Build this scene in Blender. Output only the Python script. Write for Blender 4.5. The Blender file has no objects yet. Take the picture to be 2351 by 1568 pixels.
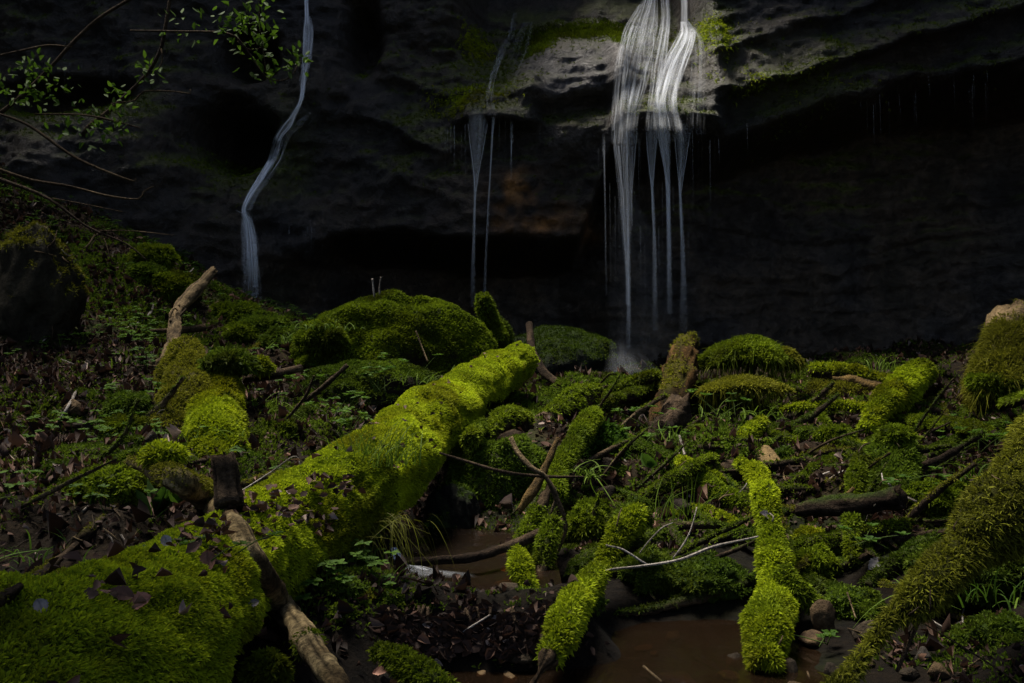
import bpy, math, zlib, numpy as np
from mathutils import Vector
from mathutils.bvhtree import BVHTree
R = math.radians
scene = bpy.context.scene
COL = scene.collection
rng = np.random.default_rng(7)

# ---------------------------------------------------------------- camera, sky, sun, exposure
FPX = 2351 * 35 / 36
cam_d = bpy.data.cameras.new('camera'); cam = bpy.data.objects.new('camera', cam_d); COL.objects.link(cam)
cam.location = (0, 0, 0); cam.rotation_euler = (R(90), 0, 0)
cam_d.lens = 35; cam_d.sensor_width = 36; cam_d.clip_start = 0.05; cam_d.clip_end = 300
scene.camera = cam
SUN_TO = Vector((-0.30, 0.20, 0.93)).normalized()
world = bpy.data.worlds.new('World'); scene.world = world; world.use_nodes = True
wn = world.node_tree.nodes; wl = world.node_tree.links
sky = wn.new('ShaderNodeTexSky'); sky.sky_type = 'NISHITA'; sky.sun_disc = False; sky.air_density = .8; sky.dust_density = 2.5; sky.ozone_density = .2
sky.sun_elevation = math.asin(SUN_TO.z); sky.sun_rotation = math.atan2(SUN_TO.x, SUN_TO.y)
wn['Background'].inputs['Strength'].default_value = 0.085
wl.new(sky.outputs[0], wn['Background'].inputs['Color'])
sd = bpy.data.lights.new('sun', 'SUN'); sun = bpy.data.objects.new('sun', sd); COL.objects.link(sun)
sd.energy = 4.5; sd.angle = R(24); sd.color = (1.0, 0.94, 0.83)
sun.rotation_euler = (-SUN_TO).to_track_quat('-Z', 'Y').to_euler()
vs = scene.view_settings; vs.view_transform = 'Standard'; vs.look = 'None'; vs.gamma = 1; vs.exposure = 1.65
scene.cycles.max_bounces = 6; scene.cycles.transparent_max_bounces = 24

# ---------------------------------------------------------------- numpy helpers
def P3(u, v, D):
    return np.array([(u - 1175.5) / FPX * D, D, (784 - v) / FPX * D])

def _h(ix, iy, iz, s):
    h = (ix.astype(np.int64) * 374761393 + iy.astype(np.int64) * 668265263 + iz.astype(np.int64) * 1274126177 + s * 974634533) & 0xffffffff
    h = ((h ^ (h >> 13)) * 1274126177) & 0xffffffff
    h = h ^ (h >> 16)
    return (h & 0xffff) / 65535.0

def vn(p, s=0):
    p = np.asarray(p, float); i = np.floor(p); f = p - i; f = f * f * f * (f * (f * 6 - 15) + 10)
    x, y, z = i[:, 0], i[:, 1], i[:, 2]; r = 0
    for a in (0, 1):
        wx = f[:, 0] if a else 1 - f[:, 0]
        for b in (0, 1):
            wy = f[:, 1] if b else 1 - f[:, 1]
            for c in (0, 1):
                wz = f[:, 2] if c else 1 - f[:, 2]
                r = r + _h(x + a, y + b, z + c, s) * wx * wy * wz
    return r * 2 - 1

def fbm(p, f=1.0, o=4, s=0, g=.5):
    p = np.asarray(p, float); r = 0; a = 1; t = 0
    for k in range(o):
        r = r + a * vn(p * f + 17.3 * k, s + k); t += a; a *= g; f *= 2.03
    return r / t

def sst(a, b, x):
    t = np.clip((x - a) / (b - a), 0, 1); return t * t * (3 - 2 * t)

def nrm(a): return a / (np.linalg.norm(a, axis=-1, keepdims=True) + 1e-12)

def tris_of(Q):
    if Q.shape[1] == 3: return Q
    return np.vstack([Q[:, [0, 1, 2]], Q[:, [0, 2, 3]]])

def vnormals(V, F):
    T = tris_of(F); n = np.cross(V[T[:, 1]] - V[T[:, 0]], V[T[:, 2]] - V[T[:, 0]])
    N = np.zeros_like(V)
    for k in range(3):
        for c in range(3): N[:, c] += np.bincount(T[:, k], n[:, c], len(V))
    return nrm(N)

def sample(V, F, N, dens, w=None):
    """points spread over a surface; w is a per-vertex weight"""
    T = tris_of(F); a = np.linalg.norm(np.cross(V[T[:, 1]] - V[T[:, 0]], V[T[:, 2]] - V[T[:, 0]]), axis=1) / 2
    ww = a if w is None else a * np.clip(w[T].mean(1), 0, None)
    tot = ww.sum(); n = int(tot * dens)
    if n < 1: return np.zeros((0, 3)), np.zeros((0, 3))
    ti = rng.choice(len(T), n, p=ww / tot); b = rng.random((n, 2)); m = b.sum(1) > 1; b[m] = 1 - b[m]
    c = np.stack([1 - b.sum(1), b[:, 0], b[:, 1]], 1)
    t = T[ti]
    return (V[t] * c[..., None]).sum(1), nrm((N[t] * c[..., None]).sum(1))

def mesh(name, V, F, mat, C=None, parent=None, loc=None, smooth=True, uv=None, alpha=None):
    """V world coordinates; F one (M,k) array or a list of them"""
    Fs = F if isinstance(F, list) else [F]
    Fs = [f for f in Fs if len(f)]
    loc = np.array(parent.location) if parent is not None else (np.zeros(3) if loc is None else np.asarray(loc, float))
    if parent is not None and parent.parent is not None: loc = loc + np.array(parent.parent.location)
    me = bpy.data.meshes.new(name)
    me.vertices.add(len(V)); me.vertices.foreach_set('co', (V - loc).astype(np.float32).ravel())
    nl = sum(f.size for f in Fs); nf = sum(len(f) for f in Fs)
    me.loops.add(nl); me.polygons.add(nf)
    li = np.concatenate([f.ravel() for f in Fs]).astype(np.int32)
    cnt = np.concatenate([np.full(len(f), f.shape[1]) for f in Fs])
    me.loops.foreach_set('vertex_index', li)
    me.polygons.foreach_set('loop_start', np.concatenate([[0], np.cumsum(cnt)[:-1]]).astype(np.int32))
    me.polygons.foreach_set('loop_total', cnt.astype(np.int32))
    if smooth: me.polygons.foreach_set('use_smooth', np.ones(nf, bool))
    me.update(calc_edges=True)
    if C is not None:
        at = me.color_attributes.new('col', 'FLOAT_COLOR', 'POINT')
        c4 = np.ones((len(V), 4), np.float32); c4[:, :3] = C; at.data.foreach_set('color', c4.ravel())
    if alpha is not None:
        at = me.attributes.new('alpha', 'FLOAT', 'POINT'); at.data.foreach_set('value', np.asarray(alpha, np.float32))
    if uv is not None:
        ul = me.uv_layers.new(name='UVMap'); ul.data.foreach_set('uv', uv[li].astype(np.float32).ravel())
    me.materials.append(mat)
    o = bpy.data.objects.new(name, me); COL.objects.link(o)
    if parent is not None:
        o.parent = parent
    else: o.location = loc
    return o

def tag(o, label=None, cat=None, group=None, kind=None):
    if label: o['label'] = label
    if cat: o['category'] = cat
    if group: o['group'] = group
    if kind: o['kind'] = kind
    return o

def empty(name, loc, label, cat, group=None):
    o = bpy.data.objects.new(name, None); COL.objects.link(o); o.location = loc; o.empty_display_size = .1
    return tag(o, label, cat, group)

# what a sight line from the camera meets first, so that things are set down on the ground or the log they lie on
BVH = []
def add_bvh(V, F): BVH.append(BVHTree.FromPolygons(V.tolist(), tris_of(F).tolist()))
def hit(u, v, default=8.0, which=None):
    d = Vector(((u - 1175.5) / FPX, 1, (784 - v) / FPX)).normalized(); best = None
    for b in (BVH if which is None else which):
        r = b.ray_cast(Vector((0, 0, 0)), d)
        if r[0] is not None and (best is None or r[0].y < best): best = r[0].y
    return default if best is None else best

# ---------------------------------------------------------------- materials
def mat(name): 
    m = bpy.data.materials.new(name); m.use_nodes = True; nt = m.node_tree
    return m, nt.nodes, nt.links, nt.nodes['Principled BSDF']

def mat_surface(name, rough=.8, spec=.3, bump=.5, scale=30, contrast=.5, stretch=(1, 1, 1), coat=0):
    """per-vertex colour broken up by fine procedural grain"""
    m, n, l, b = mat(name)
    a = n.new('ShaderNodeVertexColor'); a.layer_name = 'col'
    tc = n.new('ShaderNodeTexCoord'); mp = n.new('ShaderNodeMapping'); mp.inputs['Scale'].default_value = stretch
    l.new(tc.outputs['Object'], mp.inputs['Vector'])
    nz = n.new('ShaderNodeTexNoise'); nz.inputs['Scale'].default_value = scale; nz.inputs['Detail'].default_value = 8; nz.inputs['Roughness'].default_value = .68
    l.new(mp.outputs[0], nz.inputs['Vector'])
    mr = n.new('ShaderNodeMapRange'); mr.inputs['From Min'].default_value = .3; mr.inputs['From Max'].default_value = .72
    mr.inputs['To Min'].default_value = 1 - contrast; mr.inputs['To Max'].default_value = 1 + contrast
    l.new(nz.outputs['Fac'], mr.inputs['Value'])
    mx = n.new('ShaderNodeVectorMath'); mx.operation = 'SCALE'
    l.new(a.outputs['Color'], mx.inputs[0]); l.new(mr.outputs[0], mx.inputs['Scale']); l.new(mx.outputs[0], b.inputs['Base Color'])
    b.inputs['Roughness'].default_value = rough; b.inputs['Specular IOR Level'].default_value = spec
    bp = n.new('ShaderNodeBump'); bp.inputs['Strength'].default_value = bump; bp.inputs['Distance'].default_value = .09 if 'rock' in name else .03
    l.new(nz.outputs['Fac'], bp.inputs['Height']); l.new(bp.outputs[0], b.inputs['Normal'])
    return m

def mat_leaf(name, trans=.35, rough=.6, spec=.25):
    m, n, l, b = mat(name); out = n['Material Output']
    a = n.new('ShaderNodeVertexColor'); a.layer_name = 'col'
    b.inputs['Roughness'].default_value = rough; b.inputs['Specular IOR Level'].default_value = spec
    l.new(a.outputs['Color'], b.inputs['Base Color'])
    t = n.new('ShaderNodeBsdfTranslucent'); l.new(a.outputs['Color'], t.inputs['Color'])
    mx = n.new('ShaderNodeMixShader'); mx.inputs[0].default_value = trans
    l.new(b.outputs[0], mx.inputs[1]); l.new(t.outputs[0], mx.inputs[2]); l.new(mx.outputs[0], out.inputs['Surface'])
    return m

M_ROCK = mat_surface('wet_rock', .5, .28, 1.0, 8, .75)
M_STONE = mat_surface('stone', .85, .10, .8, 30, .55)
M_SOIL = mat_surface('soil', .95, .08, 1.0, 22, .8)
M_BARK = mat_surface('bark', .95, .07, 1.0, 55, .85)
M_WOOD = mat_surface('bare_wood', .9, .10, 1.0, 70, .75)
M_MOSS = mat_leaf('moss_blades', .35, .75, .06)
M_MOSSBED = mat_surface('moss_bed', .95, .1, 1.0, 40, .6)
M_LEAF = mat_leaf('green_leaves', .4, .7, .10)
M_DRY = mat_leaf('dead_leaves', .12, .75, .12)

def mat_fall(name):
    m, n, l, b = mat(name); out = n['Material Output']; n.remove(b)
    uv = n.new('ShaderNodeUVMap'); uv.uv_map = 'UVMap'
    nz = n.new('ShaderNodeTexNoise'); nz.inputs['Scale'].default_value = 1; nz.inputs['Detail'].default_value = 6; nz.inputs['Roughness'].default_value = .72
    l.new(uv.outputs[0], nz.inputs['Vector'])
    mr = n.new('ShaderNodeMapRange'); mr.inputs['From Min'].default_value = .34; mr.inputs['From Max'].default_value = .72
    mr.inputs['To Min'].default_value = .05; mr.inputs['To Max'].default_value = 1
    l.new(nz.outputs['Fac'], mr.inputs['Value'])
    at = n.new('ShaderNodeAttribute'); at.attribute_name = 'alpha'
    mu = n.new('ShaderNodeMath'); mu.operation = 'MULTIPLY'; mu.use_clamp = True
    l.new(mr.outputs[0], mu.inputs[0]); l.new(at.outputs['Fac'], mu.inputs[1])
    d = n.new('ShaderNodeBsdfDiffuse'); d.inputs['Color'].default_value = (.80, .82, .86, 1)
    t = n.new('ShaderNodeBsdfTranslucent'); t.inputs['Color'].default_value = (.80, .82, .86, 1)
    a = n.new('ShaderNodeMixShader'); a.inputs[0].default_value = .45; l.new(d.outputs[0], a.inputs[1]); l.new(t.outputs[0], a.inputs[2])
    tr = n.new('ShaderNodeBsdfTransparent'); mx = n.new('ShaderNodeMixShader')
    l.new(mu.outputs[0], mx.inputs[0]); l.new(tr.outputs[0], mx.inputs[1]); l.new(a.outputs[0], mx.inputs[2]); l.new(mx.outputs[0], out.inputs['Surface'])
    return m
M_FALL = mat_fall('falling_water')

def mat_stream():
    m, n, l, b = mat('stream_water'); out = n['Material Output']; n.remove(b)
    tc = n.new('ShaderNodeTexCoord'); mp = n.new('ShaderNodeMapping'); mp.inputs['Scale'].default_value = (5, 2.2, 1)
    l.new(tc.outputs['Object'], mp.inputs['Vector'])
    nz = n.new('ShaderNodeTexNoise'); nz.inputs['Scale'].default_value = 1.6; nz.inputs['Detail'].default_value = 3; nz.inputs['Distortion'].default_value = .8
    l.new(mp.outputs[0], nz.inputs['Vector'])
    bp = n.new('ShaderNodeBump'); bp.inputs['Strength'].default_value = .22; bp.inputs['Distance'].default_value = .06; l.new(nz.outputs['Fac'], bp.inputs['Height'])
    g = n.new('ShaderNodeBsdfGlossy'); g.inputs['Roughness'].default_value = .15; l.new(bp.outputs[0], g.inputs['Normal'])
    tr = n.new('ShaderNodeBsdfTransparent'); tr.inputs['Color'].default_value = (.50, .35, .22, 1)
    df = n.new('ShaderNodeBsdfDiffuse'); df.inputs['Color'].default_value = (.020, .0105, .0045, 1)
    m1 = n.new('ShaderNodeMixShader'); m1.inputs[0].default_value = .22; l.new(tr.outputs[0], m1.inputs[1]); l.new(df.outputs[0], m1.inputs[2])
    fr = n.new('ShaderNodeFresnel'); fr.inputs['IOR'].default_value = 1.33; l.new(bp.outputs[0], fr.inputs['Normal'])
    mx = n.new('ShaderNodeMixShader'); l.new(fr.outputs[0], mx.inputs[0]); l.new(m1.outputs[0], mx.inputs[1]); l.new(g.outputs[0], mx.inputs[2])
    l.new(mx.outputs[0], out.inputs['Surface'])
    return m
M_STREAM = mat_stream()

# moss palettes: (dark, light)
PAL = {
 'bright': ((.088, .120, .004), (.265, .325, .008)),
 'sunny':  ((.108, .148, .005), (.32, .385, .010)),  # brighter copy of the moss, painting in stronger light on log and ledges
 'mid':    ((.037, .057, .003), (.118, .162, .006)),  # tone lowered so the falloff of light is in the colour
 'deep':   ((.028, .050, .004), (.080, .12, .008)),
 'olive':  ((.055, .055, .005), (.14, .14, .010)),
 'khaki':  ((.036, .038, .004), (.135, .140, .010)),
 'grass':  ((.035, .062, .005), (.085, .135, .011)),
 'herb':   ((.018, .042, .004), (.05, .098, .008)),
}
def pcol(pal, P, n, f=3.0, s=0):
    a, b = (np.array(c) for c in PAL[pal])
    t = np.clip(.42 + .75 * fbm(P, f, 4, 40 + s) + .24 * rng.standard_normal(len(P)), 0, 1)[:, None]
    c = a * (1 - t) + b * t
    if pal in ('bright', 'mid', 'deep', 'sunny'):
        m = (.8 * sst(.12, .5, fbm(P, 2.6, 3, 63)))[:, None]; c = c * (1 - m) + c * np.array([.50, .40, .5]) * m
        m = (.75 * sst(.0, .45, fbm(P, 1.7, 3, 61)) + .5 * sst(.1, .4, fbm(P, 9, 2, 62)))[:, None].clip(0, .85); c = c * (1 - m) + c * np.array([.66, .60, .6]) * m
    return c

# ---------------------------------------------------------------- plant-like scatter
def blades(P, N, pal, n=4, L=.03, W=.007, spread=.8, up=.25, f=3.0, s=0, sink=.004):
    """n small leaf-shaped blades per point: one diamond face each"""
    if len(P) == 0: return np.zeros((0, 3)), np.zeros((0, 4), int), np.zeros((0, 3))
    P = np.repeat(P, n, 0); N = np.repeat(N, n, 0); k = len(P)
    d = nrm(N + spread * rng.standard_normal((k, 3)) * .7 + np.array([0, 0, up]))
    d = np.where(((d * N).sum(1) < -.1)[:, None], -d, d)
    sd_ = nrm(np.cross(d, rng.standard_normal((k, 3))))
    l = L * (.55 + .8 * rng.random(k))[:, None]; w = W * (.6 + .7 * rng.random(k))[:, None]
    b = P - N * sink; m = b + d * l * .55
    bend = np.zeros((k, 3)); bend[:, 2] = -.18; tip = b + d * l + bend * l
    V = np.empty((k, 4, 3)); V[:, 0] = b; V[:, 1] = m + sd_ * w * .5; V[:, 2] = tip; V[:, 3] = m - sd_ * w * .5
    l = l * np.clip(.85 + 1.1 * fbm(P, 15, 2, 90), .3, 1.7)[:, None]
    c = pcol(pal, P, k, f, s); C = np.empty((k, 4, 3)); C[:, 0] = c * .8; C[:, 1] = c; C[:, 3] = c; C[:, 2] = c * 1.2
    return V.reshape(-1, 3), np.arange(k * 4).reshape(-1, 4), C.reshape(-1, 3)

def strands(P, D0, pal, L=.2, W=.006, bend=(0, 0, -.5), jit=.2, seg=5, cf=None, spread=.4):
    """long curved grass blades / hair moss: flat tapered strips"""
    k = len(P)
    d = nrm(D0 + spread * rng.standard_normal((k, 3)) * .7); l = L * (.5 + .8 * rng.random(k))[:, None]
    sd_ = nrm(np.cross(d, np.array([0, 0, 1.]) + .4 * rng.standard_normal((k, 3))))
    w = W * (.6 + .7 * rng.random(k))[:, None]; bv = np.array(bend) * (.4 + 1.1 * rng.random(k))[:, None] + jit * rng.standard_normal((k, 3)) * np.array([1, 1, .3])
    V = np.empty((k, seg + 1, 2, 3))
    for i in range(seg + 1):
        t = i / seg; c = P + d * l * t + bv * l * t * t
        ww = w * (1 - t ** 1.6) * .5 + .0006
        V[:, i, 0] = c + sd_ * ww; V[:, i, 1] = c - sd_ * ww
    base = np.arange(k)[:, None] * (seg + 1) * 2; F = []
    for i in range(seg):
        F.append(np.stack([base[:, 0] + 2 * i, base[:, 0] + 2 * i + 1, base[:, 0] + 2 * i + 3, base[:, 0] + 2 * i + 2], 1))
    c = pcol(pal, P, k, 4) if cf is None else cf(k)
    C = np.repeat(c[:, None], (seg + 1) * 2, 1)
    return V.reshape(-1, 3), np.vstack(F), C.reshape(-1, 3)

def leaflets(P, D0, N0, L, W, C, curl=.15):
    """leaves with a folded midrib: base, two sides, raised middle, tip"""
    k = len(P); L = np.broadcast_to(np.asarray(L, float), (k,))[:, None]; W = np.broadcast_to(np.asarray(W, float), (k,))[:, None]
    d = nrm(D0); s = nrm(np.cross(d, N0)); n = np.cross(s, d)
    V = np.empty((k, 7, 3)); cu = curl * (rng.random(k) * 2 - .4)[:, None]
    V[:, 0] = P; V[:, 1] = P + d * L * .35 + s * W * .5 + n * L * cu; V[:, 2] = P + d * L * .35 - s * W * .5 + n * L * cu
    V[:, 3] = P + d * L * .75 + s * W * .36 + n * L * cu * .6; V[:, 4] = P + d * L * .75 - s * W * .36 + n * L * cu * .6
    V[:, 5] = P + d * L * .5; V[:, 6] = P + d * L + n * L * cu * .2
    b = np.arange(k)[:, None] * 7
    T = np.vstack([b + np.array(t) for t in ((0, 1, 5), (0, 5, 2), (1, 3, 5), (5, 4, 2), (3, 6, 5), (5, 6, 4))])
    return V.reshape(-1, 3), T, np.repeat(C[:, None], 7, 1).reshape(-1, 3)

def merge(parts):
    V = []; F4 = []; F3 = []; C = []; o = 0
    for v, f, c in parts:
        if len(v) == 0: continue
        V.append(v); C.append(c); (F4 if f.shape[1] == 4 else F3).append(f + o); o += len(v)
    Fs = []
    if F4: Fs.append(np.vstack(F4))
    if F3: Fs.append(np.vstack(F3))
    return np.vstack(V), Fs, np.vstack(C)

# ---------------------------------------------------------------- solids
def spline(pts, rad, step):
    pts = np.asarray(pts, float); rad = np.asarray(rad, float)
    Pp = np.vstack([2 * pts[0] - pts[1], pts, 2 * pts[-1] - pts[-2]]); Rr = np.concatenate([[rad[0]], rad, [rad[-1]]])
    out = []; ro = []
    for i in range(len(pts) - 1):
        n = max(2, int(np.linalg.norm(pts[i + 1] - pts[i]) / step)); t = np.linspace(0, 1, n, endpoint=False)[:, None]
        p0, p1, p2, p3 = Pp[i:i + 4]
        out.append(.5 * ((2 * p1) + (-p0 + p2) * t + (2 * p0 - 5 * p1 + 4 * p2 - p3) * t ** 2 + (-p0 + 3 * p1 - 3 * p2 + p3) * t ** 3))
        tt = t[:, 0] * t[:, 0] * (3 - 2 * t[:, 0]); ro.append(Rr[i + 1] * (1 - tt) + Rr[i + 2] * tt)
    out.append(pts[-1:]); ro.append(rad[-1:])
    return np.vstack(out), np.concatenate(ro)

def tube(pts, rad, seg=14, step=None, amp=.12, freq=6, s=0, ragged=.25, pad=0, padf=5):
    """knotty limb with ragged closed ends; returns V, F, t (0..1 along it)"""
    if step is None: step = max(.01, min(rad) * .6)
    c, r = spline(pts, rad, step); n = len(c)
    tg = nrm(np.gradient(c, axis=0)); a = np.array([0, 0, 1.]) if abs(tg[0][2]) < .9 else np.array([1., 0, 0])
    X = np.empty((n, 3)); x = nrm(np.cross(tg[0], a))
    for i in range(n):
        x = nrm(x - tg[i] * (x @ tg[i])); X[i] = x
    Y = np.cross(tg, X); th = np.linspace(0, 2 * np.pi, seg, endpoint=False)
    dirs = X[:, None] * np.cos(th)[None, :, None] + Y[:, None] * np.sin(th)[None, :, None]
    V = c[:, None] + dirs * r[:, None, None]; Vf = V.reshape(-1, 3)
    rr = np.repeat(r, seg)
    dsp = fbm(Vf, freq, 4, s) * amp + .35 * amp * fbm(Vf, freq * 4, 2, s + 9)
    Vf = Vf + dirs.reshape(-1, 3) * (dsp * rr * 2)[:, None]
    if pad: Vf = Vf + dirs.reshape(-1, 3) * (pad * (np.abs(vn(Vf * padf, s + 21)) * 1.6 + np.abs(vn(Vf * padf * 2.3, s + 22)) * .6 - .5))[:, None]
    # ragged ends
    jag = rng.standard_normal((2, seg)) * ragged
    Vf = Vf.reshape(n, seg, 3); Vf[0] -= tg[0] * (np.abs(jag[0]) * r[0])[:, None]; Vf[-1] += tg[-1] * (np.abs(jag[1]) * r[-1])[:, None]
    Vf = Vf.reshape(-1, 3)
    i = np.arange(n - 1)[:, None] * seg; j = np.arange(seg)[None]; j2 = (j + 1) % seg
    Q = np.stack([i + j, i + j2, i + seg + j2, i + seg + j], -1).reshape(-1, 4)
    V2 = np.vstack([Vf, c[:1] + tg[:1] * r[0] * .15, c[-1:] - tg[-1:] * r[-1] * .15]); k = len(Vf)
    T0 = np.stack([np.full(seg, k), j2[0], j[0], j[0]], -1)[:, :3]; e = (n - 1) * seg
    T1 = np.stack([np.full(seg, k + 1), e + j[0], e + j2[0]], -1)
    t = np.concatenate([np.repeat(np.linspace(0, 1, n), seg), [0, 1]])
    F = np.vstack([tris_of(Q), T0, T1])
    return V2, F, t

_ico = {}
def ico(k):
    if k not in _ico:
        import bmesh
        bm = bmesh.new(); bmesh.ops.create_icosphere(bm, subdivisions=k, radius=1)
        _ico[k] = (np.array([v.co[:] for v in bm.verts]), np.array([[v.index for v in f.verts] for f in bm.faces])); bm.free()
    return _ico[k]

def boulder(c, r, k=4, amp=.2, freq=1.6, s=0, rot=0., facet=.0, pad=0):
    V, F = ico(k); d = V.copy()
    m = 1 + amp * fbm(d + s * 3.7, freq, 3, s) + amp * .35 * fbm(d + s, freq * 4, 3, s + 5)
    if facet:
        pl = nrm(np.random.default_rng(s + 1).standard_normal((9, 3)))
        for q in pl:
            dd = (d * m[:, None]) @ q; m = np.where(dd > 1 - facet, m * ((1 - facet) / np.maximum(dd, .01)) ** .85, m)
    m = m + pad * (np.abs(vn(d * 3.1 + s, s + 31)) * 1.6 + np.abs(vn(d * 7 + s, s + 32)) * .6 - .5)
    V = d * m[:, None] * np.asarray(r)
    ca, sa = math.cos(rot), math.sin(rot); V = np.stack([V[:, 0] * ca - V[:, 1] * sa, V[:, 0] * sa + V[:, 1] * ca, V[:, 2]], 1)
    return V + np.asarray(c), F

def tint(P, cols, f=2.0, s=0, jitter=.1):
    """mottled colour between a few tones"""
    t = np.clip(.5 + .9 * fbm(P, f, 4, 70 + s), 0, .999) * (len(cols) - 1); i = t.astype(int); w = (t - i)[:, None]
    c = np.array(cols); return (c[i] * (1 - w) + c[np.minimum(i + 1, len(cols) - 1)] * w) * (1 + jitter * rng.standard_normal((len(P), 1)))


BARK = {
 'lichen': ((.03, .020, .009), (.11, .078, .036), (.20, .15, .075), (.06, .04, .018)),
 'brown': ((.018, .011, .006), (.036, .024, .013), (.06, .043, .024)),
 'tan':   ((.03, .019, .010), (.085, .058, .029), (.125, .088, .045), (.07, .048, .024)),
 'dark':  ((.014, .009, .006), (.030, .020, .012), (.05, .034, .020)),
 'rust':  ((.010, .0048, .0014), (.030, .0150, .0042), (.048, .025, .007), (.016, .009, .003)),
 'pale':  ((.10, .085, .07), (.19, .165, .14), (.26, .23, .20)),
 'amber': ((.03, .018, .006), (.075, .046, .014), (.12, .075, .022)),
 'mossy': ((.006, .006, .002), (.012, .013, .003), (.02, .022, .004)),
}

# ================================================================ THE GROUND
CP = [  # (u, v, depth)
 (0,1300,4.0),(0,1100,4.8),(200,1210,4.2),(150,1000,5.8),(0,900,6.6),(300,850,7.2),(150,785,7.8),(0,745,8.0),(200,600,9.5),(60,520,10.0),
 (0,430,10.6),(-250,420,10.6),(330,600,9.7),(450,680,9.7),(560,725,9.8),(680,760,9.9),(500,850,8.2),(650,900,7.6),(600,1000,6.4),(470,990,6.2),
 (600,1075,5.5),(380,1130,4.9),(400,1010,5.7),(120,1180,4.4),(-150,1100,4.6),(-300,900,6.4),
 (760,890,8.0),(900,930,7.9),(1080,880,8.6),(770,970,6.8),(1100,960,7.5),(1200,880,9.4),(960,1130,6.6),(1000,1220,5.9),(1060,1260,5.3),
 (1250,1360,4.5),(1120,1150,6.2),(1300,1250,5.0),(1400,1100,6.1),(1350,950,7.6),(1290,870,9.4),(1450,872,10.2),(1550,1000,7.3),(1600,1200,5.5),
 (1640,1310,4.8),(1560,1400,4.6),(1900,1420,4.3),(1800,1100,6.3),(1900,950,7.7),(1750,890,9.0),(2000,870,9.4),(2100,1000,7.0),(2100,1200,5.4),
 (2000,1350,4.7),(2200,1450,4.1),(2380,1320,4.3),(2350,1100,5.4),(2350,950,7.3),(2380,860,9.0),(2600,900,7.5),(2600,1200,4.6)]
XYZ = [(-.3,3.55,-1.37),(.2,3.4,-1.39),(.7,3.6,-1.36),(.5,4.15,-1.34),(.9,4.3,-1.31),(0,2.5,-1.42),(.6,2.5,-1.42),(-.4,2.5,-1.38),(1.15,3.8,-1.24),(1.4,3.4,-1.2),
 (1.2,2.6,-1.28),(1.9,2.5,-1.1),(.3,0,-1.4),(-.35,4.6,-1.16),(0,4.55,-1.16),(-.4,5.1,-1.12),(-.38,5.5,-1.14),(-.1,5.35,-1.12),(-.33,3.98,-1.03),(0.02,3.95,-1.03),(.24,4.1,-1.0),(-.3,3.74,-1.33),
 (.1,3.72,-1.33),(-.62,3.95,-1.0),(-.66,4.6,-.98),(-.75,3.3,-1.15),(-.85,2.6,-1.15),(-1.6,2.4,-1.0),(-2.2,1.5,-.9),(-2.6,3.0,-.85),(2.6,2.0,-.9),(-4.5,4.0,-.3),(-6.5,7,.9),(-8,9.5,2.4),(-7,11.5,2.8),
 (-4,12.5,1.0),(-2.6,12.6,.1),(0,11.5,-.42),(0,13.5,-.4),(0,17,-.3),(3,12,-.35),(5.5,11,-.2),(7,8,.2),(5,4,-.2),(8,14,.2),(-8,15,2.5),(3,17,-.3),(-1.5,11,-.1),(-8,2,.9),(0,-4,-1.3),(7,-2,.3),(-7,-3,.3)]
cp = np.array([P3(*c) for c in CP] + [list(x) for x in XYZ])
def rbf_fit(xy, z):
    n = len(xy); K = np.linalg.norm(xy[:, None] - xy[None], axis=2)
    A = np.zeros((n + 3, n + 3)); A[:n, :n] = K - np.eye(n) * .02; A[:n, n] = 1; A[:n, n + 1:] = xy; A[n, :n] = 1; A[n + 1:, :n] = xy.T
    return np.linalg.solve(A, np.concatenate([z, [0, 0, 0]]))
_w = rbf_fit(cp[:, :2], cp[:, 2])
def ground_z(x, y, rough=True):
    xy = np.stack([np.ravel(x), np.ravel(y)], 1).astype(float); out = np.empty(len(xy))
    for i in range(0, len(xy), 20000):
        q = xy[i:i + 20000]; out[i:i + 20000] = np.linalg.norm(q[:, None] - cp[None, :, :2], axis=2) @ _w[:-3] + _w[-3] + q @ _w[-2:]
    if rough:
        p3 = np.stack([xy[:, 0], xy[:, 1], np.zeros(len(xy))], 1)
        k = sst(-1.3, -.9, out) * .8 + .2; rt = sst(.0, .6, xy[:, 0]) * sst(4.3, 5.2, xy[:, 1])
        out += k * ((.13 + .12 * rt) * fbm(p3, 1.5, 3, 3) + (.05 + .07 * rt) * fbm(p3, 4.0, 3, 5) + .018 * fbm(p3, 15, 2, 8))
    return out
gx = np.concatenate([np.linspace(-14, -6.2, 30), np.arange(-6.1, 6.1, .035), np.linspace(6.2, 14, 30)])
gy = np.concatenate([np.linspace(-6, 1.6, 20), np.arange(1.7, 12.6, .04), np.linspace(12.7, 19, 30)])
def grid_faces(nx, ny):
    i = np.arange(ny - 1)[:, None] * nx; j = np.arange(nx - 1)[None]
    return np.stack([i + j, i + j + 1, i + nx + j + 1, i + nx + j], -1).reshape(-1, 4)
GX, GY = np.meshgrid(gx, gy); GV = np.stack([GX.ravel(), GY.ravel(), ground_z(GX, GY)], 1); GF = grid_faces(len(gx), len(gy))
GN = vnormals(GV, GF)
gc = tint(GV, [(.004, .0026, .0012), (.009, .0055, .0025), (.014, .0085, .004), (.008, .0075, .0025)], 2.2, 1)
mg = sst(.05, .4, fbm(GV, 1.1, 3, 22))[:, None] * .6; gc = gc * (1 - mg) + np.array([.018, .026, .004]) * mg
wet = sst(-.85, -1.05, GV[:, 2])[:, None]; gc = gc * (1 - .7 * wet)  # wet mud by the water, its colour also darkened in place of shade
ground = mesh('ground', GV, GF, M_SOIL, gc); tag(ground, kind='structure')
GB = BVHTree.FromPolygons(GV.tolist(), GF.tolist()); BVH.append(GB)

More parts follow.
